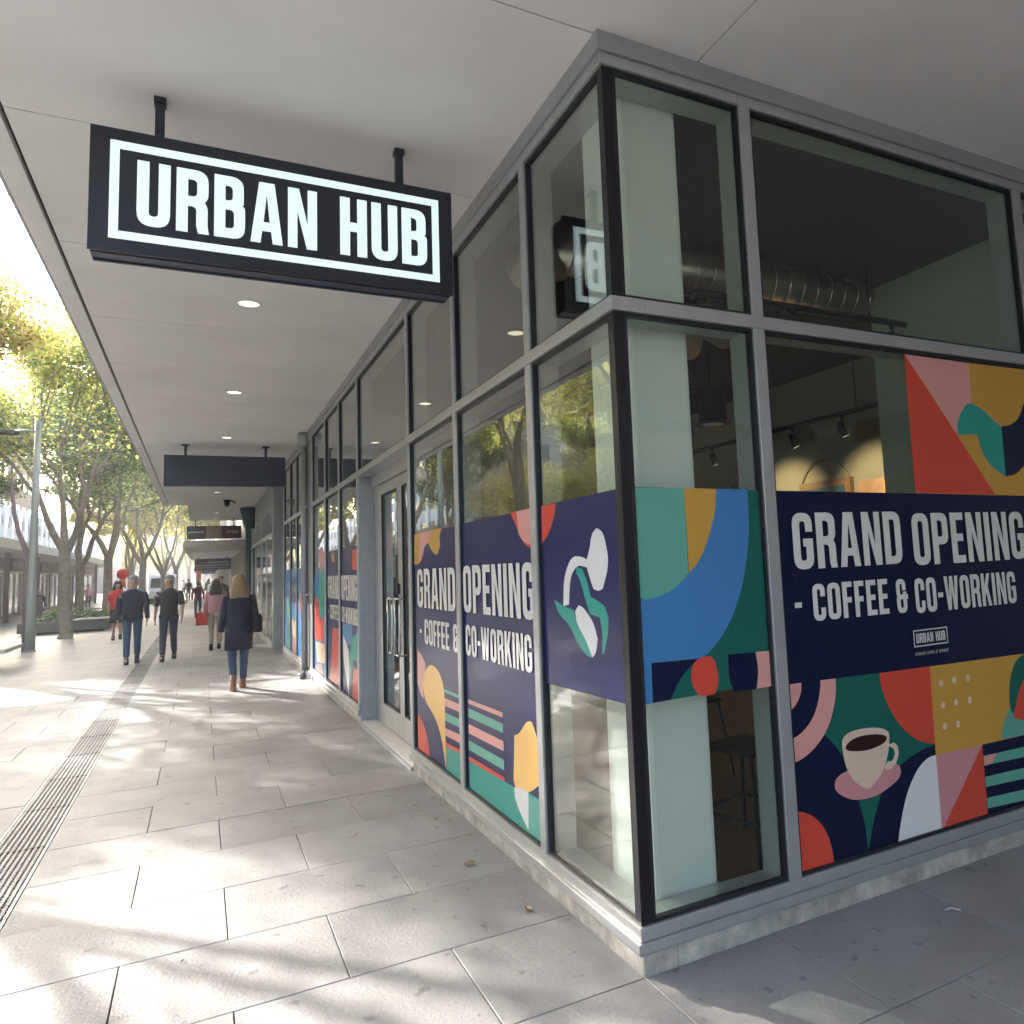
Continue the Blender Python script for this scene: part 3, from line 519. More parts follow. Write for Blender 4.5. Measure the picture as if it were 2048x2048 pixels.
def lantern(x, y, z, r, label):
    t = thing('paper_lantern', label, 'lantern', (x, y, z))
    MB().loft([(0, 0, -r * .95, r * .5, r * .5), (0, 0, -r * .6, r * .88, r * .88), (0, 0, 0, r, r), (0, 0, r * .6, r * .88, r * .88), (0, 0, r * .95, r * .5, r * .5)], 'red').build('shade', t)
    MB().tube([(0, 0, r * .7), (0, 0, r * 2)], .015, 'black').build('cord', t); MB().loft([(0, 0, -r * 2.6, r * .55, r * .55), (0, 0, -r * .95, r * .45, r * .45)], 'orange').build('tassel', t)
    return t
lantern(-1.63, 50, 2.26, .26, 'red lantern hanging from the arcade beside the small black sign')
# ================================================================ corner shop
shop = thing('corner_shop', 'glazed grey framed corner shop with colourful opening graphics on its windows', 'building')
Y = [0.9115, 2.264, 3.614, 6.003, 7.305, 8.525, 9.941]; MW = 0.07; DEP = 0.155
def mull(y, z0=0.138, z1=3.808, w=MW): box('mullion', shop, -0.016, DEP, y, y + w, z0, z1, 'alu', 0.003)
# left facade levels: split around transom so nothing is coplanar
for i, y in enumerate(Y): mull(y)
for y in (11.25, 12.2, 13.3): mull(y, w=.06)
box('mullion', shop, -0.016, DEP, 14.55, 14.64, 0.0, 3.808, 'alu', 0.003)
for x, w in ((0.745, 0.068), (2.873, 0.08), (5.0, .08)): box('mullion', shop, x, x + w, -0.016, DEP, 0.138, 3.808, 'alu', 0.003)
# horizontal members, left (x=0) then right (y=0)
box('fascia', shop, -0.035, .1, -0.035, 14.64, 3.859, 3.9485, 'alu_edge', .002); box('fascia', shop, .1, 6.0, -0.035, .1, 3.859, 3.9485, 'alu_edge', .002)
box('head_frame', shop, -0.02, DEP + .02, -0.02, 14.63, 3.806, 3.8588, 'alu', .003); box('head_frame', shop, DEP + .02, 6.0, -0.02, DEP, 3.806, 3.8588, 'alu', .003)
def tr(n, a, b_): box(n, shop, -0.02, DEP + .003, a, b_, 2.684, 2.747, 'alu', .003)
tr('transom', -0.02, Y[6] + MW); tr('transom', 11.2, 14.55)
box('transom', shop, DEP + .003, 6.0, -0.0205, DEP + .003, 2.684, 2.747, 'alu', .003)
# sill pieces: left from corner to door, then beyond door
for a, b_ in ((0.0, Y[2] + MW), (Y[3], 14.6)):
    e = -0.02 if a == 0 else 0
    box('sill_frame', shop, -0.018, DEP + .003, a + e, b_, 0.138, 0.190, 'alu', .003); box('sill_flashing', shop, -0.034, .1, a + 1.6 * e, b_, 0.1, 0.1375, 'alu', .002)
    box('sill_step', shop, -.024, .1, a + 1.2 * e, b_, .092, .0998, 'alu_edge'); box('plinth', shop, 0.0, .16, a, b_, -.03, 0.092, 'plinth', .006)
box('sill_frame', shop, DEP + .003, 6, -0.018, DEP + .003, 0.138, 0.190, 'alu', .003); box('sill_flashing', shop, .1, 6, -0.034, .1, 0.1, 0.1375, 'alu', .002)
box('sill_step', shop, .1, 6, -.024, .1, .092, .0998, 'alu_edge'); box('plinth', shop, .16, 6, 0.0, .16, -.03, 0.092, 'plinth', .006)
box('threshold', shop, 0.0, .3, Y[2] + MW, Y[3], -.03, .035, 'threshold', .004); box('sill_strip', shop, -.02, .0, Y[2] + MW, Y[3], -.02, .03, 'alu')
# corner post (black), in two lengths
for z0, z1 in ((0.19, 2.684), (2.747, 3.806)): box('corner_post', shop, -0.004, .048, -0.004, .03, z0, z1, 'bronze', .003)
# glass, gaskets and films
fL = lambda off: (lambda u, v, d: (off, u, v)); fR = lambda off: (lambda u, v, d: (u, off, v))
def pane(side, a, b_, z0, z1, mat='glass', gk=.016, off=0.0):
    if side == 'L':
        g = MB().box(.012 + off, .018 + off, a + .002, b_ - .002, z0 + .002, z1 - .002, mat).build('glass_pane', shop)
        k = MB(); ring(k, a, b_, z0, z1, gk, lambda u, v, d: (-.003 + off + d, u, v), 'gasket', .03); k.build('gasket', g)
    else:
        g = MB().box(a + .002, b_ - .002, .012 + off, .018 + off, z0 + .002, z1 - .002, mat).build('glass_pane', shop)
        k = MB(); ring(k, a, b_, z0, z1, gk, lambda u, v, d: (u, -.003 + off + d, v), 'gasket', .03); k.build('gasket', g)
    return g
LP = [(.03, Y[0])] + [(Y[i] + MW, Y[i + 1]) for i in range(6)] + [(11.31, 12.2), (12.26, 13.3), (13.36, 14.55)]
low = {}
for i, (a, b_) in enumerate(LP):
    pane('L', a, b_, 2.747, 3.806)
    if i != 3: low[i] = pane('L', a, b_, .19, 2.684)
RPn = [(.048, .745), (.813, 2.873), (2.953, 5.0)]
rl = []
for a, b_ in RPn: pane('R', a, b_, 2.747, 3.806); rl.append(pane('R', a, b_, .19, 2.684))
for y in (10.011,): box('pier', shop, -.012, .2, 10.011, 11.25, 0.0, 3.808, 'alu_edge')
# window films
def film(key, g, side, label):
    b = MB(); lim = {'paneA': (Y[1] + MW + .004, Y[2] - .004), 'paneB': (Y[0] + MW + .004, Y[1] - .004), 'paneC': (.034, Y[0] - .004), 'paneD': (Y[3] + MW, Y[5] - .004), 'paneE': (Y[5] + MW, Y[6] - .004), 'paneF': (11.31, 14.55), 'right': (.817, 2.869), 'upper': (.817, 2.869), 'corner': (.012, .741)}[key]
    for i, (c, p) in enumerate(ART[key]):
        p = [(min(max(u, lim[0]), lim[1]), max(v, .19)) for u, v in p]
        q = smooth([p[j] for j in range(len(p)) if p[j] != p[j - 1]]); q = [(min(max(u, lim[0]), lim[1]), max(v, .19)) for u, v in q]
        o = .0095 - .0003 * i
        b.poly([q], fL(o) if side == 'L' else fR(o), 'film_' + c)
    return b.build('window_film', shop, label=label)
fA = film('paneA', 0, 'L', 'navy graphic film with the word GRAND, orange drop and striped panel'); fB = film('paneB', 0, 'L', 'navy graphic film with the word OPENING and orange flame shape'); film('paneC', 0, 'L', 'navy graphic film with a white and teal leaf emblem')
fD = film('paneD', 0, 'L', 'smaller opening graphic beyond the glass doors'); film('paneE', 0, 'L', 'blue and coral shapes film beside the downpipe'); film('paneF', 0, 'L', 'blue patterned film farthest along the shop front')
fE = film('right', 0, 'R', 'large navy film with opening announcement and coffee cup pattern'); film('upper', 0, 'R', 'coral, pink and mustard film block above the announcement'); film('corner', 0, 'R', 'green, blue and mustard film wrapping the corner glass')
oL = fL(.0040); oR = fR(.0020)
lettering('lettering', fA, 'GRAND', oL, 3.47, 2.42, 1.325, 1.628, 'film_letter'); lettering('lettering', fB, 'OPENING', oL, 2.235, 1.0, 1.33, 1.635, 'film_letter')
lettering('lettering', fA, '- COFFEE &', oL, 3.415, 2.372, 1.048, 1.24, 'film_letter'); lettering('lettering', fB, 'CO-WORKING', oL, 2.205, 1.06, 1.052, 1.25, 'film_letter')
lettering('lettering', fD, 'GRAND', oL, 8.42, 7.42, 1.3, 1.6, 'film_letter'); lettering('lettering', fD, 'OPENING', oL, 7.27, 6.2, 1.3, 1.6, 'film_letter')
lettering('lettering', fD, '- COFFEE', oL, 8.4, 7.42, 1.03, 1.22, 'film_letter'); lettering('lettering', fD, 'CO-WORKING', oL, 7.25, 6.2, 1.03, 1.22, 'film_letter')
lettering('lettering', fE, 'GRAND', oR, .912, 1.642, 1.540, 1.808, 'film_letter'); lettering('lettering', fE, 'OPENING', oR, 1.728, 2.665, 1.525, 1.798, 'film_letter')
lettering('lettering', fE, '- COFFEE', oR, .896, 1.513, 1.294, 1.468, 'film_letter'); lettering('lettering', fE, '&', oR, 1.573, 1.656, 1.290, 1.462, 'film_letter'); lettering('lettering', fE, 'CO-WORKING', oR, 1.71, 2.54, 1.28, 1.458, 'film_letter')
b = MB(); ring(b, 1.671, 1.930, 1.111, 1.196, .006, oR, 'film_letter'); b.build('logo_border', fE); lettering('lettering', fE, 'URBAN HUB', oR, 1.690, 1.912, 1.129, 1.178, 'film_letter')
for a, c_, n in ((1.674, 1.758, 9), (1.765, 1.822, 6), (1.829, 1.845, 2), (1.855, 1.930, 8)): squiggle('small_print', fE, oR, a, c_, 1.068, 1.083, 'film_letter', n)
# lintel over door and doors
DX = .155
box('door_header', shop, DX - .02, DX + .05, Y[2] + MW, Y[3], 2.56, 2.684, 'alu', .003); box('door_jamb', shop, DEP, DX + .06, Y[3] - .34, Y[3], .035, 2.56, 'alu_edge', .003)
box('door_jamb', shop, -.0, DX, Y[3] - .02, Y[3] - .0005, .035, 2.684, 'alu_edge')
def door(y0, y1, hy, label):
    d = thing('door', None, None); d.parent = shop; d['label'] = label
    b = MB(); st = .09
    for a, c_, z0, z1 in ((y0, y0 + st, .045, 2.55), (y1 - st, y1, .045, 2.55)): b.box(DX, DX + .045, a, c_, z0, z1, 'alu')
    b.box(DX + .001, DX + .044, y0 + st, y1 - st, .045, .26, 'alu'); b.box(DX + .001, DX + .044, y0 + st, y1 - st, 2.44, 2.55, 'alu'); b.build('door_frame', d)
    box('glass_pane', d, DX + .018, DX + .024, y0 + st - .005, y1 - st + .005, .255, 2.445, 'glass_door'); g = MB(); ring(g, y0 + st - .001, y1 - st + .001, .259, 2.441, .014, lambda u, v, dd: (DX - .002 + dd, u, v), 'gasket', .02); g.build('gasket', d)
    h = MB(); x = DX - .075
    h.tube([(DX, hy, 1.36), (x, hy, 1.36), (x, hy, 1.3), (x, hy, .9), (x, hy, .84), (DX, hy, .84)], .011, 'chrome', 8); h.tube([(x, hy + .17, 1.36), (x, hy + .17, .84)], .011, 'chrome', 8)
    h.tube([(x, hy, 1.36), (x, hy + .17, 1.36)], .011, 'chrome', 8); h.tube([(x, hy, .84), (x, hy + .17, .84)], .011, 'chrome', 8); h.build('handle', d)
    return d
ym = 4.72
door(Y[2] + MW + .01, ym - .004, ym - .25, 'near leaf of the double glass doors'); d2 = door(ym + .004, Y[3] - .35, ym + .06, 'far leaf of the double glass doors')
box('card_reader', d2, DX - .03, DX - .002, ym + .02, ym + .08, 1.4, 1.5, 'black')
MB().poly([[(5.5, 1.78), (5.2, 1.80), (5.2, 2.12), (5.46, 2.1)]], lambda u, v, d: (DX + .03, u, v), 'orange').build('door_sticker', d2)
MB().poly([[(5.1, 1.78), (4.9, 1.80), (4.9, 2.1), (5.06, 2.12)]], lambda u, v, d: (DX + .03, u, v), 'white').build('door_sticker', d2)
# unseen upper floors above the canopy, sized to shade the side street building
box('upper_wall', shop, .35, 45, .35, 24, 4.24, 26.0, 'grey_wall')
# interior
box('floor', shop, .16, 7.0, .16, 9.9, -.03, .06, 'wood_floor'); box('ceiling', shop, .1, 7.0, .1, 14.5, 4.2, 4.23, 'interior_dark')
box('bulkhead', shop, .1, .16, .1, 14.5, 3.86, 4.2, 'interior_dark'); box('bulkhead', shop, .1601, 7.0, .1, .16, 3.86, 4.2, 'interior_dark')
box('side_wall', shop, 4.33, 4.5, DEP + .01, 2.47, .06, 4.2, 'interior_green'); box('back_wall', shop, 6.3, 6.5, 2.0, 9.9, .06, 4.2, 'interior_wall'); box('end_wall', shop, .16, 6.5, 9.9, 10.1, .06, 4.2, 'interior_wall')
box('return_wall', shop, 4.501, 6.5, 2.3, 2.469, .06, 4.2, 'interior_wall')
box('column', shop, .175, .505, .18, .58, .06, 3.84, 'plaster', .025)
box('sill_board', shop, .0, .745, .02, .178, .16, .175, 'lining'); box('sill_board', shop, .02, .178, .178, Y[0], .16, .1752, 'lining')
box('column_base', shop, .178, .53, .178, .61, .06, .165, 'lining')
# lining fins
for a in (.745, 2.873): box('lining_fin', shop, a - .001, a + .06, DEP, DEP + .012, .19, 3.8, 'lining')
box('head_lining', shop, .048, 4.3, .03, DEP + .008, 3.797, 3.8055, 'lining'); box('transom_lining', shop, .048, .74, .03, DEP + .002, 2.678, 2.6838, 'lining'); box('transom_lining', shop, .82, 2.87, .03, DEP + .002, 2.678, 2.6838, 'lining')
box('jamb_lining', shop, .736, .7449, .022, DEP, .19, 2.678, 'lining'); box('jamb_lining', shop, .736, .7449, .022, DEP, 2.75, 3.797, 'lining'); box('jamb_lining', shop, 2.862, 2.8729, .022, DEP, .19, 2.678, 'lining'); box('jamb_lining', shop, 2.862, 2.8729, .022, DEP, 2.75, 3.797, 'lining')
# arch niche on back wall, framed picture
ar = MB(); n = 18
for cy in (5.3, 3.6, 7.1):
    for r0, r1, x in ((.50, .54, 6.27),):
        vs = []
        for k in range(n + 1):
            a = math.pi * k / n; vs += [(x, cy + r0 * math.cos(a), 2.4 + r0 * math.sin(a)), (x, cy + r1 * math.cos(a), 2.4 + r1 * math.sin(a)), (6.3, cy + r1 * math.cos(a), 2.4 + r1 * math.sin(a)), (6.3, cy + r0 * math.cos(a), 2.4 + r0 * math.sin(a))]
        ar.add(vs, [(4 * k + j, 4 * k + (j + 1) % 4, 4 * k + 4 + (j + 1) % 4, 4 * k + 4 + j) for k in range(n) for j in range(4)], 'interior_wall', True)
ar.build('arch_moulding', shop)
pc = thing('picture', 'framed dark picture on the back wall under the arch', 'picture'); box('picture_frame', pc, 6.22, 6.29, 4.75, 5.75, 1.5, 2.62, 'wood'); box('canvas', pc, 6.2, 6.219, 4.85, 5.65, 1.6, 2.52, 'picture')
box('shelf_unit', None, 5.9, 6.28, 3.0, 4.3, .06, 2.5, 'wood', label='tall brown wooden shelf unit inside the shop against the back wall', cat='shelf')
# duct
dc = thing('air_duct', 'silver spiral air duct under the dark shop ceiling', 'duct')
MB().tube([(.75, 2.25, 3.98), (3.95, 2.25, 3.98)], .19, 'duct', 28).build('duct_tube', dc)
b = MB()
for i in range(20): b.tube([(.85 + i * .16, 2.25, 3.98), (.862 + i * .16, 2.25, 3.98)], .196, 'duct', 28)
b.build('seam_ring', dc); MB().tube([(.80, 2.25, 3.98), (.74, 2.3, 3.95), (.70, 2.42, 3.92), (.70, 2.55, 3.88)], [.2, .23, .19, .2], 'foil', 18).build('flexible_elbow', dc)
MB().tube([(2.2, 2.5, 3.7), (2.6, 2.6, 3.68), (3.2, 2.5, 3.72)], [.13, .2, .12], 'foil', 14).build('foil_end', dc)
fx = thing('air_duct', 'crumpled brown foil duct hanging behind the corner column', 'duct'); MB().tube([(1.2, 2.0, 3.3), (1.5, 2.1, 3.36), (1.9, 2.1, 3.3)], [.1, .22, .12], 'foil', 16).build('foil_bag', fx)
# track lights
def track(p0, p1, heads, label, lit):
    t = thing('track_light', label, 'light'); P0 = Vector(p0); P1 = Vector(p1); d = (P1 - P0)
    b = MB(); b.tube([P0, P1], .032, 'black', 4); b.build('track', t)
    for q in (.15, .85): MB().tube([P0 + d * q, (P0 + d * q) * 1 + Vector((0, 0, 4.2 - P0.z))], .006, 'black', 5).build('suspension_rod', t)
    for k, q in enumerate(heads):
        c = P0 + d * q; h = MB(); h.tube([c, c + Vector((0, 0, -.07))], .02, 'black', 8); e = c + Vector((.02, .05, -.08)); h.tube([e, e + Vector((.05, -.02, -.17))], .045, 'black', 12); hd = h.build('spot_head', t)
        l = MB(); l.tube([e + Vector((.0503, -.0201, -.171)), e + Vector((.051, -.0204, -.173))], .036, 'lamp_glow' if lit else 'black', 12); l.build('spot_lens', hd)
    return t
track((1.15, 2.0, 3.70), (4.25, 2.0, 3.70), [.22, .55, .94], 'black track light bar below the silver duct, its spots unlit', False)
track((4.9, 7.2, 3.18), (4.9, 2.6, 3.18), [.25, .62, .8], 'black track light with lit spots in front of the arched back wall', True)
for x, y, z in ((4.9, 6.0, 3.0), (4.9, 4.3, 3.0), (4.9, 3.4, 3.0)):
    L = bpy.data.lights.new('spot', 'SPOT'); L.energy = 13; L.color = (1, .78, .48); L.spot_size = R(75); L.spot_blend = .7; L.shadow_soft_size = .04
    lo = bpy.data.objects.new('spot_lamp', L); COL.objects.link(lo); lo.location = (x + .09, y, z - .12); lo.rotation_euler = Vector((-1.2, 0, .62)).to_track_quat('Z', 'Y').to_euler()
pd = thing('pendant_lamp', 'dark cylindrical pendant lamp behind the corner column glass', 'lamp', (2.7, 3, 2.86)); MB().loft([(0, 0, 0, .17, .17), (0, 0, .03, .13, .13), (0, 0, .3, .13, .13), (0, 0, .33, .05, .05)], 'black').build('shade', pd); MB().tube([(0, 0, .33), (0, 0, 1.34)], .01, 'black').build('cord', pd)
MB().tube([(0, 0, -.006), (0, 0, -.002)], .1, 'lamp_ring', 16).build('lamp_rim', pd)
pp = thing('ceiling_pipe', 'black pipe hung on a thin rod inside the shop', 'pipe'); MB().tube([(2.9, 3.0, 3.2), (1.9, 3.3, 3.2)], .035, 'black').build('pipe', pp); MB().tube([(2.6, 3.1, 3.2), (2.6, 3.1, 4.2)], .006, 'black').build('rod', pp)
tl = thing('linear_light', 'long unlit tube light fitting on the dark shop ceiling', 'light'); box('housing', tl, 2.5, 2.62, 2.6, 4.6, 3.98, 4.05, 'chrome'); box('bracket', tl, 2.54, 2.58, 3.5, 3.56, 4.05, 4.2, 'black')
# stools and table
def stool(x, y, label, rz=0, gp='metal bar stools inside the shop'):
    t = thing('bar_stool', label, 'stool', (x, y, .06), rz, group=gp)
    b = MB(); b.box(-.17, .17, -.17, .17, .52, .545, 'black'); b.build('seat', t, .01)
    for sx in (-1, 1):
        for sy in (-1, 1): MB().tube([(sx * .15, sy * .15, .52), (sx * .21, sy * .21, 0)], .011, 'black').build('leg', t)
    r = MB()
    for z, w in ((.2, .19),):
        for a, c_ in (((-w, -w), (w, -w)), ((w, -w), (w, w)), ((w, w), (-w, w)), ((-w, w), (-w, -w))): r.tube([(*a, z), (*c_, z)], .01, 'black')
    r.build('foot_rail', t); return t
stool(1.08, .68, 'black metal bar stool behind the clear glass next to the corner column', .25); stool(1.6, 2.0, 'black metal bar stool further inside behind the printed film')
tb = thing('high_table', 'dark high table inside the shop above the bar stool', 'table', (2.2, 1.7, .06)); box('table_top', tb, -.5, .5, -.35, .35, 1.02, 1.06, 'wood'); box('pedestal', tb, -.04, .04, -.04, .04, 0, 1.02, 'black')
# downpipe
dp = thing('downpipe', 'grey metal downpipe with a flared head on the shop pier', 'pipe', (-.07, 10.45, 0))
MB().tube([(0, 0, .12), (0, 0, 3.72)], .05, 'alu_edge', 14).build('pipe', dp); MB().loft([(0, 0, 3.72, .05, .05), (0, 0, 3.82, .1, .1), (0, 0, 3.94, .1, .1)], 'alu_edge').build('hopper', dp); MB().tube([(0, 0, .16), (-.0, 0, .05), (-.08, 0, .03)], .055, 'alu_edge', 12).build('shoe', dp)
for z in (1.3, 2.7): box('pipe_bracket', dp, -.06, .058, -.07, .07, z, z + .03, 'alu')

# ================================================================ next shops along the arcade
n1 = thing('shopfront', 'grey framed shopfront set back just past the corner shop', 'shopfront')
box('pier', n1, -.08, .6, 16.3, 16.6, 0, 3.94, 'alu_edge'); box('side_return', n1, .13, .3, 14.65, 16.3, 0, 3.94, 'window_dark'); box('wall', n1, .0, .6, 16.6, 24.5, 2.95, 3.94, 'alu_edge')
for y in (18.2, 19.9, 20.1, 22.4, 24.4): box('mullion', n1, -.10, .1, y, y + .09, 0, 3.2, 'alu')
for z in (2.55,): box('transom', n1, -.095, .1, 16.6, 24.4, z, z + .1, 'alu')
box('sill', n1, -.09, .1, 16.6, 24.4, 0, .14, 'alu'); box('glass_pane', n1, -.083, -.07, 16.62, 24.4, .14, 2.55, 'window_dark')
tc_ = thing('column', 'round dark teal column with flared head under the canopy', 'column', (-.08, 25.3, 0)); MB().loft([(0, 0, 0, .15, .15), (0, 0, 3.0, .15, .15), (0, 0, 3.3, .18, .18), (0, 0, 3.6, .27, .27), (0, 0, 3.93, .34, .34)], 'teal_paint', 24).build('shaft', tc_)
names = ['narrow dark glazed shop right behind the teal column', 'pale fronted shop under the thick edged low canopy', 'shop with pale piers under the second low canopy', 'long shop row under the third low canopy', 'last shop row closing the arcade']
for (y0, y1, h, x), lb in zip([(25.8, 31.5, 3.94, .0), (31.6, 46.5, 2.9, -.1), (47, 62.5, 3.1, -.1), (63, 83, 3.2, -.15), (84, 130, 3.4, -.2)], names):
    q = thing('shopfront', lb, 'shopfront', group='shops along the arcade'); box('wall', q, x + .12, 6, y0, y1, 0, h, 'far_wall' if y0 > 31 else 'grey_wall')
    k = y0
    while k < y1 - 1: box('pier', q, x, x + .14, k, k + .35, 0, h, 'pale_clad'); box('window', q, x + .08, x + .13, k + .45, min(k + 2.6, y1), .3, h - .6, 'window_dark'); k += 3.1
box('upper_building', None, .36, 12, 24.3, 130, 4.25, 9.5, 'far_wall', label='plain upper storeys rising above the arcade shops', cat='building')
# added side street building blocking sky light, seen only as a reflection
sb = thing('added_side_building', 'plain stone building added across the side street to block sky light', 'building'); box('wall', sb, 1.0, 60, -17, -10.5, 0, 18, 'sidewall')
for i in range(9):
    for z in (.6, 4.2, 7.6): box('window', sb, 2 + i * 3.5, 4.2 + i * 3.5, -10.55, -10.48, z, z + 2.2, 'window_dark')
# ================================================================ lamp post, bench, planter
lp = thing('lamp_post', 'tall grey-green street light pole with a curved brown fin beside it', 'street light', (-5.37, 21.85, 0))
MB().loft([(0, 0, 0, .13, .09), (0, 0, 1.3, .115, .085), (.02, 0, 3.5, .085, .07), (.03, 0, 6.0, .07, .06)], 'pole', 12).build('pole', lp)
MB().loft([(0, 0, 0, .15, .11), (0, 0, .04, .15, .11)], 'pole').build('base_plate', lp)
b = MB(); pts = [(-.11, 0, 0), (-.11, 0, 2.45), (-.14, 0, 2.6), (-.3, 0, 3.05), (-.42, 0, 3.6), (-.48, 0, 4.3), (-.5, 0, 4.9)]
b.tube([Vector(p) for p in pts], [.06, .055, .07, .06, .05, .04, .02], 'pole_brown', 6); b.build('curved_fin', lp)
MB().tube([(.03, 0, 5.7), (-.2, -.1, 5.72), (-.45, -.15, 5.68)], .03, 'pole').build('arm', lp); MB().loft([(-.6, -.18, 5.58, .26, .09), (-.6, -.18, 5.66, .28, .11), (-.6, -.18, 5.7, .2, .08)], 'black').build('lamp_head', lp)
bn = thing('bench', 'concrete bench with a pale slab seat at the left edge', 'bench', (-5.6, 17.0, 0))
b = MB(); b.box(-.85, .75, -.9, .9, .38, .46, 'bench_top'); b.build('seat', bn, .01)
for y in (-.6, .5): MB().box(-.6, .35, y, y + .14, 0, .38, 'concrete').build('leg', bn)
pl = thing('planter', 'low dark concrete planter full of leafy green plants around the trees', 'planter')
b = MB()
for x0, x1, y0, y1 in ((-7.0, -4.45, 30.0, 30.25), (-7.0, -6.8, 30.26, 36.0), (-4.65, -4.45, 30.26, 36.0), (-7.0, -4.45, 36.01, 36.2)): b.box(x0, x1, y0, y1, .08, .42, 'planter')
b.build('planter_wall', pl, .02); box('seat_ledge', pl, -5.6, -4.3, 29.95, 30.6, .42, .47, 'bench_top'); box('soil', pl, -6.8, -4.65, 30.25, 36.0, .08, .36, 'joint'); box('recessed_base', pl, -6.9, -4.55, 30.1, 36.1, 0, .08, 'black')
def leafball(b, c, r, n, size, mats, rg, flat=.7):
    for i in range(n):
        v = Vector((rg.gauss(0, 1), rg.gauss(0, 1), rg.gauss(0, 1))); v.normalize(); v *= r * (rg.random() ** .5); v.z *= flat
        leaf(b, c + v, size * rg.uniform(.6, 1.3), rg, rg.choice(mats))
def leaf(b, p, s, rg, m, droop=0.0):
    a = rg.uniform(0, 6.283); t = rg.uniform(-.9, .5) - droop; d = Vector((math.cos(a) * math.cos(t), math.sin(a) * math.cos(t), math.sin(t))); w = d.cross(Vector((rg.uniform(-.6, .6), rg.uniform(-.6, .6), 1))).normalized() * .36
    b.add([p, p + (d * .45 + w) * s, p + d * s, p + (d * .45 - w) * s], [(0, 1, 2, 3)], m)
rg = random.Random(5); b = MB()
for i in range(46): leafball(b, Vector((rg.uniform(-6.7, -4.7), rg.uniform(30.4, 35.9), rg.uniform(.4, .62))), .33, 34, .13, ['leaf_green', 'leaf_dark', 'leaf_dark'], rg)
b.build('ground_cover', pl, kind='stuff')

# ================================================================ trees
def make_tree(seed, h, fork, crown_r, nleaf, lsize, mats, bark='bark', lean=(0, 0), tr=.2, sparse=1.0, low=.0):
    """returns trunk mesh, crown mesh"""
    rg = random.Random(seed); t = MB(); tips = []
    def branch(p, d, ln, r, depth):
        pts = [p]; rad = [r]; n = 4
        for i in range(n):
            d = (d + Vector((rg.uniform(-.22, .22), rg.uniform(-.22, .22), rg.uniform(-.05, .14)))).normalized(); p = p + d * (ln / n); pts.append(p); rad.append(r * (1 - .42 * (i + 1) / n))
            if depth >= 2 or (depth == 1 and i > 0): tips.append((p.copy(), d.copy()))
        t.tube(pts, rad, bark, 8 if depth < 2 else 4, cap=False)
        if depth < 4:
            for k in range(3 if depth < 2 else 2 + (rg.random() < .4)):
                a = rg.uniform(0, 6.283); sp = rg.uniform(.35, .85); side = Vector((math.cos(a), math.sin(a), 0)); side = (side - d * side.dot(d)).normalized()
                nd = (d * math.cos(sp) + side * math.sin(sp) + Vector((0, 0, .08))).normalized()
                q = pts[-1] if k < 2 else pts[-2]; branch(q, nd, ln * rg.uniform(.62, .8), r * .56, depth + 1)
        else: tips.append((p.copy(), d.copy()))
    # trunk
    base = Vector((0, 0, -.02)); tp = [base]; rr = [tr * 1.35]
    for i, z in enumerate((.15, .6, fork * .5, fork)):
        tp.append(Vector((lean[0] * z / fork + rg.uniform(-.03, .03), lean[1] * z / fork + rg.uniform(-.03, .03), z))); rr.append(tr * (1.08 - .06 * i))
    t.tube(tp, rr, bark, 14, cap=False); top = tp[-1]; L = (h - fork) * .36
    nl = 3
    a0 = rg.uniform(0, 6.28)
    for k in range(nl):
        a = a0 + k * 6.283 / nl + rg.uniform(-.3, .3); sp = rg.uniform(.28, .62)
        branch(top - Vector((0, 0, .12 * k)), Vector((math.sin(sp) * math.cos(a), math.sin(sp) * math.sin(a), math.cos(sp))), L * rg.uniform(.9, 1.15), tr * .68, 0)
    # fit crown laterally
    mx = max(math.hypot(p.x, p.y) for p, d in tips); mz = max(p.z for p, d in tips); s = crown_r / mx; sz = (h - fork) / (mz - fork)
    fit = lambda p: (Vector((p[0] * (1 + (s - 1) * min(1, max(0, (p[2] - fork) / (.25 * h)))), p[1] * (1 + (s - 1) * min(1, max(0, (p[2] - fork) / (.25 * h)))), p[2] if p[2] < fork else fork + (p[2] - fork) * sz)))
    t.v = [tuple(fit(v)) for v in t.v]
    c = MB(); k = 0; tips = [fit(p) for p, d in tips]; rg.shuffle(tips); tips = tips[:max(20, int(len(tips) * sparse))]
    per = max(3, nleaf // len(tips))
    for p in tips:
        m = rg.choice(mats); rr_ = rg.uniform(.25, .55)
        for i in range(per):
            v = Vector((rg.gauss(0, .5), rg.gauss(0, .5), rg.gauss(0, .28))) * rr_ * 1.5
            q = p + v
            if q.z > fork + low: leaf(c, q, lsize * rg.uniform(.7, 1.3), rg, m if rg.random() < .7 else rg.choice(mats), .2)
    return t.mesh('trunk'), c.mesh('crown')
def tree(x, y, meshes, label, rz=0, s=1.0, name='street_tree'):
    t = thing(name, label, 'tree', (x, y, 0), rz, group='trees along the middle of the mall'); t.scale = (s, s, s)
    link('trunk', meshes[0], t); link('crown', meshes[1], t); return t
ylw = ['leaf_yellow', 'leaf_yellow', 'leaf_lime', 'leaf_lime', 'leaf_yellow', 'leaf_lime', 'leaf_brown']; mix = ['leaf_yellow', 'leaf_lime', 'leaf_green', 'leaf_lime']; drk = ['leaf_green', 'leaf_dark', 'leaf_green', 'leaf_lime']
TA = make_tree(11, 10.2, 2.9, 4.9, 30000, .10, ylw, lean=(.1, 0), tr=.17, sparse=.7)
TB = make_tree(23, 11.0, 2.8, 4.7, 34000, .12, mix, lean=(-.1, .1), tr=.17, sparse=.8)
TC = make_tree(31, 11.0, 2.6, 4.7, 46000, .13, drk, tr=.17)
TD = make_tree(47, 13.5, 2.3, 4.9, 34000, .22, ylw, tr=.2)
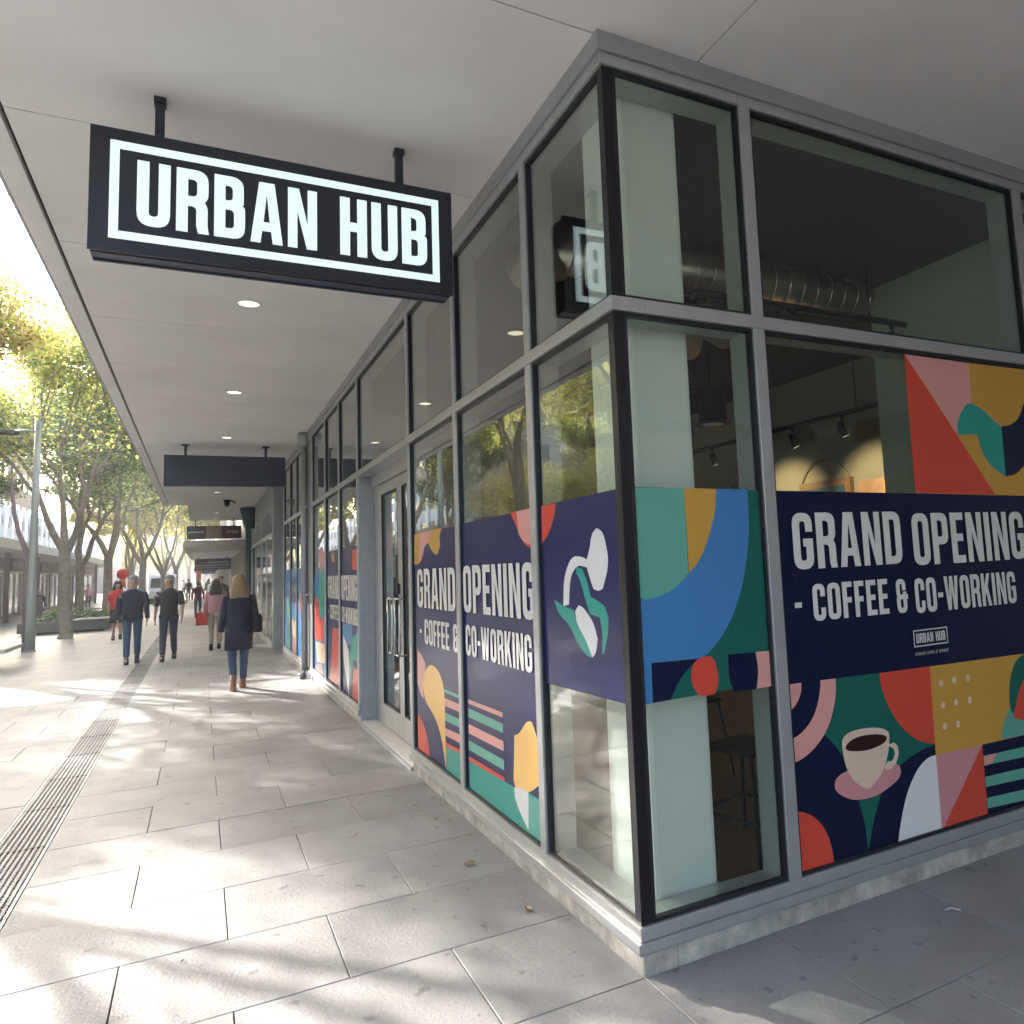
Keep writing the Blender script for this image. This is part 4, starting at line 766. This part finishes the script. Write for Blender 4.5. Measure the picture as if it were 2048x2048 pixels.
TM = make_tree(59, 6.0, 1.3, 4.0, 13000, .12, ylw + mix, tr=.13, sparse=.7)
tree(-7.7, 12.8, TA, 'nearest sparse yellowish tree whose boughs enter at the left edge', .3)
tree(-8.0, 21.5, TA, 'yellow leaved tree just left of the street light pole', 2.2, 1.1)
tree(-5.24, 26.8, TB, 'forked pale trunk tree standing in paving right of the light pole', .0)
tree(-5.78, 34.5, TC, 'slender dark trunk tree growing from the planter', 1.0, .95)
tree(-5.22, 38.5, TC, 'green tree with a V shaped dark fork behind the planter', 2.9, 1.08)
tree(-8.9, 33, TC, 'dark green tree beside the pavilion behind the planter', 4.0, .9)
tree(-4.4, 48, TC, 'green tree behind the two walking men', 5.0, 1.1)
tree(-3.9, 62, TD, 'first yellow tree far down the mall beside the van', .5, .95)
tree(-6.5, 70, TD, 'second yellow tree further back on the far side of the van', 1.9, 1.0)
tree(-3.6, 80, TD, 'tall yellow tree against the end of the canopy', 3.1, 1.15)
tree(-7.6, 88, TD, 'distant yellow tree at the left of the mall, beyond the pavilion', 2.2, 1.0); tree(-5.2, 125, TM, 'distant bushy lime tree closing the view down the mall', 1.0, 1.25); tree(-1.0, 128, TM, 'distant bushy lime tree nearest the arcade end', 2.0, 1.2); tree(-9.5, 118, TM, 'distant bushy lime tree at the left end of the mall', 3.0, 1.3); tree(-5.0, 95, TD, 'distant yellow tree at the end of the mall, nearer one', 4.4, 1.2); tree(-2.8, 108, TD, 'distant yellow tree at the end of the mall, last one', 5.4, 1.2)
tree(-8.2, 4.5, TA, 'sparse tree left of the viewer, seen mirrored in the shop windows', 4.3, 1.0); tree(-14.5, 15, TM, 'leafy tree across the mall, seen mirrored in the shop windows', 2.5, 1.0)
tree(-12.5, 22, TM, 'low branching leafy tree across the mall, third from the corner', 1.2); tree(-12.4, 31, TM, 'low branching leafy tree at the near end of the pavilion', 3.4, 1.1); tree(-13, 26, TB, 'wide tree across the mall before the stone building', 5.1, 1.05); tree(-12.6, 8, TB, 'tree across the mall opposite the corner, seen mirrored', .9, 1.0)

# ================================================================ buildings across the mall
pv = thing('pavilion', 'low shopping pavilion with a pale curved canopy edge and dark shopfronts', 'building')
box('wall', pv, -14.5, -10.9, 30, 92, 0, 3.4, 'brown_wall')
b = MB(); k = 16
def cx(y): return -9.0 - .00022 * (y - 50) ** 2 * (1 if y < 50 else 1.6)
for i in range(k):
    y0 = 30 + i * 62 / k; y1 = 30 + (i + 1) * 62 / k; xa, xb = cx(y0), cx(y1); za = 3.44; zb = 3.86
    b.add([(xa, y0, za), (xb, y1, za), (xb, y1, zb), (xa, y0, zb), (-11, y0, za - .12), (-11, y1, za - .12), (-11, y0, zb + .05), (-11, y1, zb + .05)], [(0, 1, 2, 3), (0, 4, 5, 1), (3, 2, 7, 6)], 'pale_clad')
b.build('canopy', pv); box('roof', pv, -14.6, -10.95, 29.9, 92.1, 3.4, 3.9, 'pale_clad')
sf = [(30.5, 33.5), (34, 37), (37.6, 40.6), (41.2, 45), (46, 49), (50, 54), (55, 58), (59, 63), (64, 68), (69, 74), (75, 80), (81, 88)]
for i, (a, c_) in enumerate(sf):
    w = box('window', pv, -10.92, -10.86, a, c_, .25, 2.5, 'window_dark' if i % 3 else 'shop_glow'); fb = MB()
    for y in (a, (a + c_) / 2, c_ - .07): fb.box(-10.87, -10.8, y, y + .07, .2, 2.6, 'pale_clad')
    fb.box(-10.87, -10.81, a, c_ + .07, 2.5, 2.62, 'pale_clad'); fb.build('frame', w)
    if i % 2: box('sign_board', pv, -10.85, -10.7, a + .3, c_ - .4, 2.7, 3.1, 'black')
for y in (36, 44, 52, 60, 70, 80): box('post', pv, -9.9, -9.7, y, y + .2, 0, 3.4, 'brown_wall')
e6 = thing('hanging_sign', 'small black sign with cream characters under the pavilion canopy', 'sign'); box('sign_box', e6, -9.9, -9.1, 36.5, 36.58, 2.55, 2.95, 'black'); lettering('lettering', e6, 'WE E6', lambda u, v, d: (u, 36.49, v), -9.75, -9.2, 2.62, 2.86, 'film_cream'); box('hanger', e6, -9.5, -9.46, 36.52, 36.56, 2.95, 3.44, 'black')
lantern(-4.9, 42, 2.1, .26, 'large red lantern with orange tassel above the person in red')
pb = thing('building', 'pale ribbed building with dark window strips above the pavilion', 'building'); box('wall', pb, -17.9, -17, 60, 150, 0, 9.2, 'pale_wall')
for y in range(61, 149, 3): box('rib', pb, -17, -16.8, y, y + .5, 4, 9.2, 'white')
for z in (5.0, 7.2): box('window_strip', pb, -17.02, -16.95, 60.3, 149, z, z + 1.0, 'window_dark')
bk = thing('building', 'tall brown brick building behind the trees on the left', 'building'); box('wall', bk, -34, -18, 50, 104, 0, 19, 'brick_brown')
for i in range(17):
    for z in (5, 8.4, 11.8, 15.2): box('window', bk, -18.05, -17.98, 51.5 + i * 3, 53 + i * 3, z, z + 1.7, 'window_dark')
st = thing('building', 'long sandstone building opposite, mirrored in the shop glass behind the trees', 'building'); box('wall', st, -30, -20, -20, 62, 0, 11.4, 'stone_wall'); box('cornice', st, -30.2, -19.7, -20.2, 62.2, 11.4, 11.75, 'stone_wall')
for i in range(20):
    for z in (1.0, 4.6, 8.0):
        w = box('window', st, -20.05, -19.98, -18 + i * 4, -16 + i * 4, z, z + 2.1, 'window_dark'); box('sill', w, -20.0, -19.85, -18.1 + i * 4, -15.9 + i * 4, z - .15, z - .01, 'stone_wall')
eb = thing('building', 'far pale building closing the end of the mall', 'building'); box('wall', eb, -40, 10, 175, 185, 0, 12, 'brown_wall')
for i in range(12): box('window', eb, -38 + i * 4, -36 + i * 4, 174.9, 175.01, 4, 8, 'window_dark')
# van
vn = thing('van', 'white delivery van parked far down the mall', 'van', (-4.05, 66, 0), math.pi)
b = MB(); prof = [(-2.4, .45), (2.3, .45), (2.4, .9), (2.2, 1.15), (1.7, 1.95), (1.3, 2.15), (-2.4, 2.15)]
b.poly([prof], lambda u, v, d: (-.85 + d, u, v), 'white', 1.7); b.poly([prof], lambda u, v, d: (.85, u, v), 'white'); b.build('body', vn)
MB().add([(-.75, 2.16, 1.25), (.75, 2.16, 1.25), (.72, 1.76, 1.93), (-.72, 1.76, 1.93)], [(0, 1, 2, 3)], 'window_dark') or None
w_ = MB(); w_.add([(-.75, 2.175, 1.2), (.75, 2.175, 1.2), (.72, 1.745, 1.92), (-.72, 1.745, 1.92)], [(0, 1, 2, 3)], 'window_dark'); w_.build('windscreen', vn)
for s in (-1, 1):
    for y in (-1.5, 1.5): MB().tube([(s * .88, y, .34), (s * .66, y, .34)], .34, 'black', 16).build('wheel', vn)
    box('headlight', vn, s * .62 - .14, s * .62 + .14, 2.36, 2.42, .8, .98, 'lamp_ring')

# ================================================================ people
def skin(name, parent, vs, es, rad, m, sub=1):
    me = bpy.data.meshes.new(name); me.from_pydata([tuple(v) for v in vs], es, []); me.materials.append(MAT[m]); o = link(name, me, parent)
    md = o.modifiers.new('skin', 'SKIN'); md.use_smooth_shade = True
    for i, r in enumerate(rad):
        r = r if isinstance(r, tuple) else (r, r); me.skin_vertices[0].data[i].radius = r
    me.skin_vertices[0].data[0].use_root = True
    sb_ = o.modifiers.new('sub', 'SUBSURF'); sb_.levels = sub; sb_.render_levels = sub; return o
def person(x, y, rz, h, label, top='navy_cloth', leg='jeans', hair='hair_grey', shoe='black_cloth', stride=.2, style='shirt', sleeves=True, female=False, skirt=None, detail=True):
    """local front is -Y"""
    k = h / 1.72; p = thing('person', label, 'person', (x, y, 0), rz); p.scale = (k, k, k); sw = .165 if female else .195; hw = .09
    st = stride
    LK, LA, LT = Vector((-hw, -st * .55, .49)), Vector((-hw, -st * .95, .085)), Vector((-hw - .01, -st * .95 - .15, .035)); RK, RA, RT = Vector((hw, st * .05 - .03, .49)), Vector((hw, st * .9, .12)), Vector((hw + .01, st * .9 - .14, .035))
    SL, EL, WL = Vector((-sw, 0, 1.38)), Vector((-sw - .045, st * .28, 1.13)), Vector((-sw - .055, st * .1 - .05, .88)); SR, ER, WR = Vector((sw, 0, 1.38)), Vector((sw + .045, -st * .1, 1.13)), Vector((sw + .06, -st * .6 - .04, .89))
    V = [(0, 0, .95), (0, .01, 1.12), (0, .01, 1.3), (0, 0, 1.42), (0, -.005, 1.5), (0, -.015, 1.57), (0, -.02, 1.70), SL, EL, WL, WL + Vector((0, -.02, -.07)), SR, ER, WR, WR + Vector((0, -.02, -.07)), (-hw, 0, .9), LK, LA, LT, (hw, 0, .9), RK, RA, RT]
    arm = (.036, .028, .022) if sleeves else (.055, .042, .028)
    E = [(0, 1), (1, 2), (2, 3), (3, 4), (4, 5), (5, 6), (3, 7), (7, 8), (8, 9), (9, 10), (3, 11), (11, 12), (12, 13), (13, 14), (0, 15), (15, 16), (16, 17), (17, 18), (0, 19), (19, 20), (20, 21), (21, 22)]
    Rd = [(.13, .1), (.12, .09), (.14, .1), (.08, .07), .052, (.088, .1), (.1, .112), *arm, (.035, .02), *arm, (.035, .02), .085, .058, .038, (.04, .03), .085, .058, .038, (.04, .03)]
    b_ = skin('body', p, V, E, Rd, 'skin')
    if detail:
        f = MB()
        f.loft([(0, -.108, 1.575, .008, .012), (0, -.118, 1.585, .014, .014), (0, -.1, 1.63, .006, .006)], 'skin', 8)
        for s in (-1, 1): f.loft([(s * .03, -.098, 1.622, .01, .006), (s * .03, -.1, 1.63, .012, .006), (s * .03, -.098, 1.638, .008, .004)], 'black', 8); f.loft([(s * .08, -.01, 1.57, .008, .02), (s * .084, -.01, 1.61, .012, .026), (s * .08, -.01, 1.64, .006, .016)], 'skin', 8)
        f.loft([(0, -.1, 1.545, .02, .006), (0, -.102, 1.552, .022, .007)], 'maroon', 8); f.build('face', p)
        for wv, s in ((WL, -1), (WR, 1)):
            hm = MB()
            for i in range(4):
                a = wv + Vector((0, -.045 + i * .017, -.085)); ln = (.065, .075, .07, .055)[i]; hm.tube([a, a + Vector((-s * .006, -.004, -ln * .55)), a + Vector((-s * .018, -.008, -ln))], [.0085, .008, .006], 'skin', 6)
            a = wv + Vector((-s * .005, -.045, -.03)); hm.tube([a, a + Vector((-s * .01, -.03, -.035)), a + Vector((-s * .012, -.035, -.065))], [.011, .01, .007], 'skin', 6); hm.build('fingers', p)
    # trousers
    if leg:
        skin('trousers', p, [(0, 0, .97), (-hw, 0, .88), LK, LA + Vector((0, 0, .02)), (hw, 0, .88), RK, RA + Vector((0, 0, .02))], [(0, 1), (1, 2), (2, 3), (0, 4), (4, 5), (5, 6)], [(.145, .11), .1, .07, .052 if female else .062, .1, .07, .052 if female else .062], leg)
    elif skirt: MB().loft([(0, 0, .5, .2, .16), (0, 0, .75, .18, .15), (0, 0, 1.0, .15, .12)], skirt).build('shorts', p)
    for a, t_ in ((LA, LT), (RA, RT)):
        d = (t_ - a); s_ = MB(); s_.loft([(a.x, a.y - .05, max(0, t_.z - .035), .042, .125), (a.x, a.y - .05, t_.z, .048, .13), (a.x, a.y - .02, a.z + .0, .042, .07), (a.x, a.y + .005, a.z + (.12 if shoe == 'boot' else .03), .05, .052)], shoe, 12); s_.build('shoe', p)
    # top
    z0 = .60 if style == 'coat' else .88
    rings = [(0, 0, z0, .185, .145), (0, 0, .85, .185, .14), (0, .005, 1.08, .16, .118), (0, .005, 1.28, .19, .13), (0, .0, 1.375, sw + .005, .112), (0, 0, 1.425, sw - .03, .098), (0, 0, 1.46, .105, .08), (0, -.003, 1.49, .062, .062)]
    if style != 'coat': rings = rings[1:]; rings[0] = (0, 0, z0, .175, .132)
    if style in ('coat', 'jacket'): rings = [(a, c, z, rx + .012, ry + .012) for a, c, z, rx, ry in rings]
    MB().loft(rings, top, 20).build('coat' if style == 'coat' else 'jacket' if style == 'jacket' else 'shirt', p)
    for Sx, Ex, Wx in ((SL, EL, WL), (SR, ER, WR)):
        s_ = MB(); io = Vector((-.045 if Sx.x > 0 else .045, 0, .01)); e = [Sx + io, Sx, Sx * .75 + Ex * .25, (Sx + Ex) / 2, Ex] + ([(Ex + Wx) / 2, Wx] if sleeves else [])
        s_.tube(e, [.045, .066, .068, .062, .056] + ([.052, .045] if sleeves else []), top, 12); s_.build('sleeve', p)
    # hair
    if female: MB().loft([(0, .075, 1.27, .08, .03), (0, .07, 1.33, .13, .05), (0, .06, 1.42, .142, .06), (0, .03, 1.5, .125, .08), (0, .01, 1.6, .108, .102), (0, 0, 1.68, .093, .1), (0, 0, 1.735, .06, .065), (0, 0, 1.75, .02, .02)], hair, 16).build('hair', p)
    else: MB().loft([(0, .055, 1.56, .06, .035), (0, .052, 1.62, .088, .058), (0, .042, 1.69, .092, .07), (0, .015, 1.735, .078, .082), (0, .01, 1.765, .04, .045)], hair, 16).build('hair', p)
    return p
wm = person(-1.03, 9.98, math.pi + .12, 1.66, 'woman with long fair hair, navy coat, jeans and tan boots walking away', 'navy_cloth', 'jeans', 'hair_blond', 'boot', .16, 'coat', True, True)
hb = thing('handbag', 'dark shoulder bag hanging at the side of the woman in the navy coat', 'bag', (-.78, 9.9, .82)); MB().loft([(0, 0, 0, .05, .14), (0, 0, .02, .07, .16), (0, 0, .22, .06, .15), (0, 0, .26, .04, .13)], 'black_cloth').build('pouch', hb); MB().tube([(0, -.1, .25), (-.03, -.05, .5), (-.05, 0, .58), (-.03, .05, .5), (0, .1, .25)], .01, 'black').build('strap', hb)
person(-2.75, 15.85, .05, 1.74, 'man in navy jacket and blue jeans walking towards the viewer', 'navy_cloth', 'jeans', 'hair_grey', 'black_cloth', .1, 'jacket')
person(-2.11, 15.95, -.05, 1.72, 'man in charcoal T-shirt and dark jeans walking towards the viewer', 'charcoal_cloth', 'jeans_dark', 'hair_grey', 'black_cloth', .24, 'shirt', False)
person(-3.68, 24.2, 0.1, 1.7, 'person in red top and dark skirt behind the man in the navy jacket', 'red', None, 'hair_dark', 'black_cloth', .08, 'shirt', False, True, skirt='black_cloth')
person(-1.62, 36, math.pi, 1.55, 'person in maroon top and dark trousers walking away in the middle distance', 'maroon', 'jeans_dark', 'hair_dark', 'black_cloth', .2, 'shirt', True, False, detail=False)
person(-.92, 44, math.pi, 1.65, 'person in white top walking away under the arcade', 'white', 'jeans_dark', 'hair_dark', 'black_cloth', .2, 'shirt', True, False, detail=False)
person(-1.22, 17.6, math.pi, 1.62, 'person in pink top just left of the woman in the navy coat', 'pink_cloth', 'beige_cloth', 'hair_dark', 'black_cloth', .2, 'shirt', True, True)
rb = thing('shopping_bag', 'red shopping bag carried by the person in pink', 'bag', (-1.5, 17.55, .58)); box('bag_body', rb, -.12, .12, -.05, .05, 0, .3, 'red'); MB().tube([(-.06, 0, .3), (0, 0, .4), (.06, 0, .3)], .006, 'white').build('bag_handle', rb)
person(-.85, 30, 0, 1.7, 'person in dark clothes coming up behind the pink top', 'black_cloth', 'jeans_dark', 'hair_dark', 'black_cloth', .2, 'shirt', True, False, detail=False)
person(-7.9, 40, .4, 1.5, 'elderly person in dark coat right beside the street light pole', 'navy_cloth', 'jeans_dark', 'hair_grey', 'black_cloth', .1, 'coat', True, False, detail=False)
person(-8.3, 61, 0, 1.65, 'person in pink patterned shirt outside the pavilion shops', 'pink_cloth', 'black_cloth', 'hair_dark', 'black_cloth', .1, 'shirt', True, False, detail=False)
for i, (x, y, m, lb) in enumerate([(-2.4, 70, 'black_cloth', 'distant walker in black left of the arcade'), (-1.6, 78, 'charcoal_cloth', 'distant walker in grey under the far canopies'), (-3.0, 84, 'white', 'distant walker in white near the far trees'), (-1.0, 64, 'navy_cloth', 'distant walker in navy close to the arcade shops')]):
    person(x, y, i, 1.7, lb, m, 'jeans_dark', 'hair_dark', 'black_cloth', .2, 'shirt', True, bool(i % 2), detail=False)
# litter
def dry(x, y, s, rz, label, m='dry_leaf'):
    b = MB(); n = 9; rg2 = random.Random(int(x * 1000 + y * 77))
    rim = [(s * (1 + .35 * math.cos(a * 3) + rg2.uniform(-.1, .1)) * math.cos(a), s * .6 * (1 + .3 * math.sin(a * 4)) * math.sin(a), .006 + .35 * s * abs(math.sin(a * 1.5))) for a in [2 * math.pi * i / n for i in range(n)]]
    b.add([(0, 0, .003)] + rim, [(0, i + 1, (i + 1) % n + 1) for i in range(n)], m, True); o = b.build('fallen_leaf', None, label=label, cat='leaf', loc=(x, y, 0), rot=(0, 0, rz)); o['group'] = 'dry leaves fallen on the paving'; return o
dry(-.226, 1.507, .035, .4, 'largest dry leaf on the paving near the shop plinth'); dry(-.163, .804, .026, 1.4, 'pale curled leaf nearest the corner of the shop'); dry(-.086, 1.947, .018, 2.0, 'small dry leaf against the plinth below the word GRAND')
dry(-.18, 2.37, .016, .2, 'small dry leaf, farther of the pair near the plinth'); dry(-.107, 2.281, .014, 2.2, 'tiny dry leaf touching the plinth, nearer of the pair'); dry(-1.587, 1.198, .012, .9, 'tiny dark leaf alone on the open paving')
tw = MB().tube([(0, 0, .004), (.03, .01, .008), (.065, -.01, .004)], .0022, 'white', 6).build('twig', None, label='thin white twig lying on the shaded side street paving', cat='twig', loc=(1.40, -.275, 0), rot=(0, 0, -.5))
hz = bpy.data.materials.new('flare_haze'); hz.use_nodes = True; n = hz.node_tree.nodes; n.remove(n["Principled BSDF"])
pv_ = n.new("ShaderNodeVolumePrincipled"); pv_.inputs["Color"].default_value = (.97, .98, 1, 1); pv_.inputs["Density"].default_value = 0.0021; pv_.inputs["Anisotropy"].default_value = .45
hz.node_tree.links.new(pv_.outputs[0], n["Material Output"].inputs["Volume"]); MAT['flare_haze'] = hz
box('flare_haze', None, -99, 69, -69, 265, -1.6, 27, 'flare_haze', kind='stuff')  # thin volume added to imitate the veil of sun flare
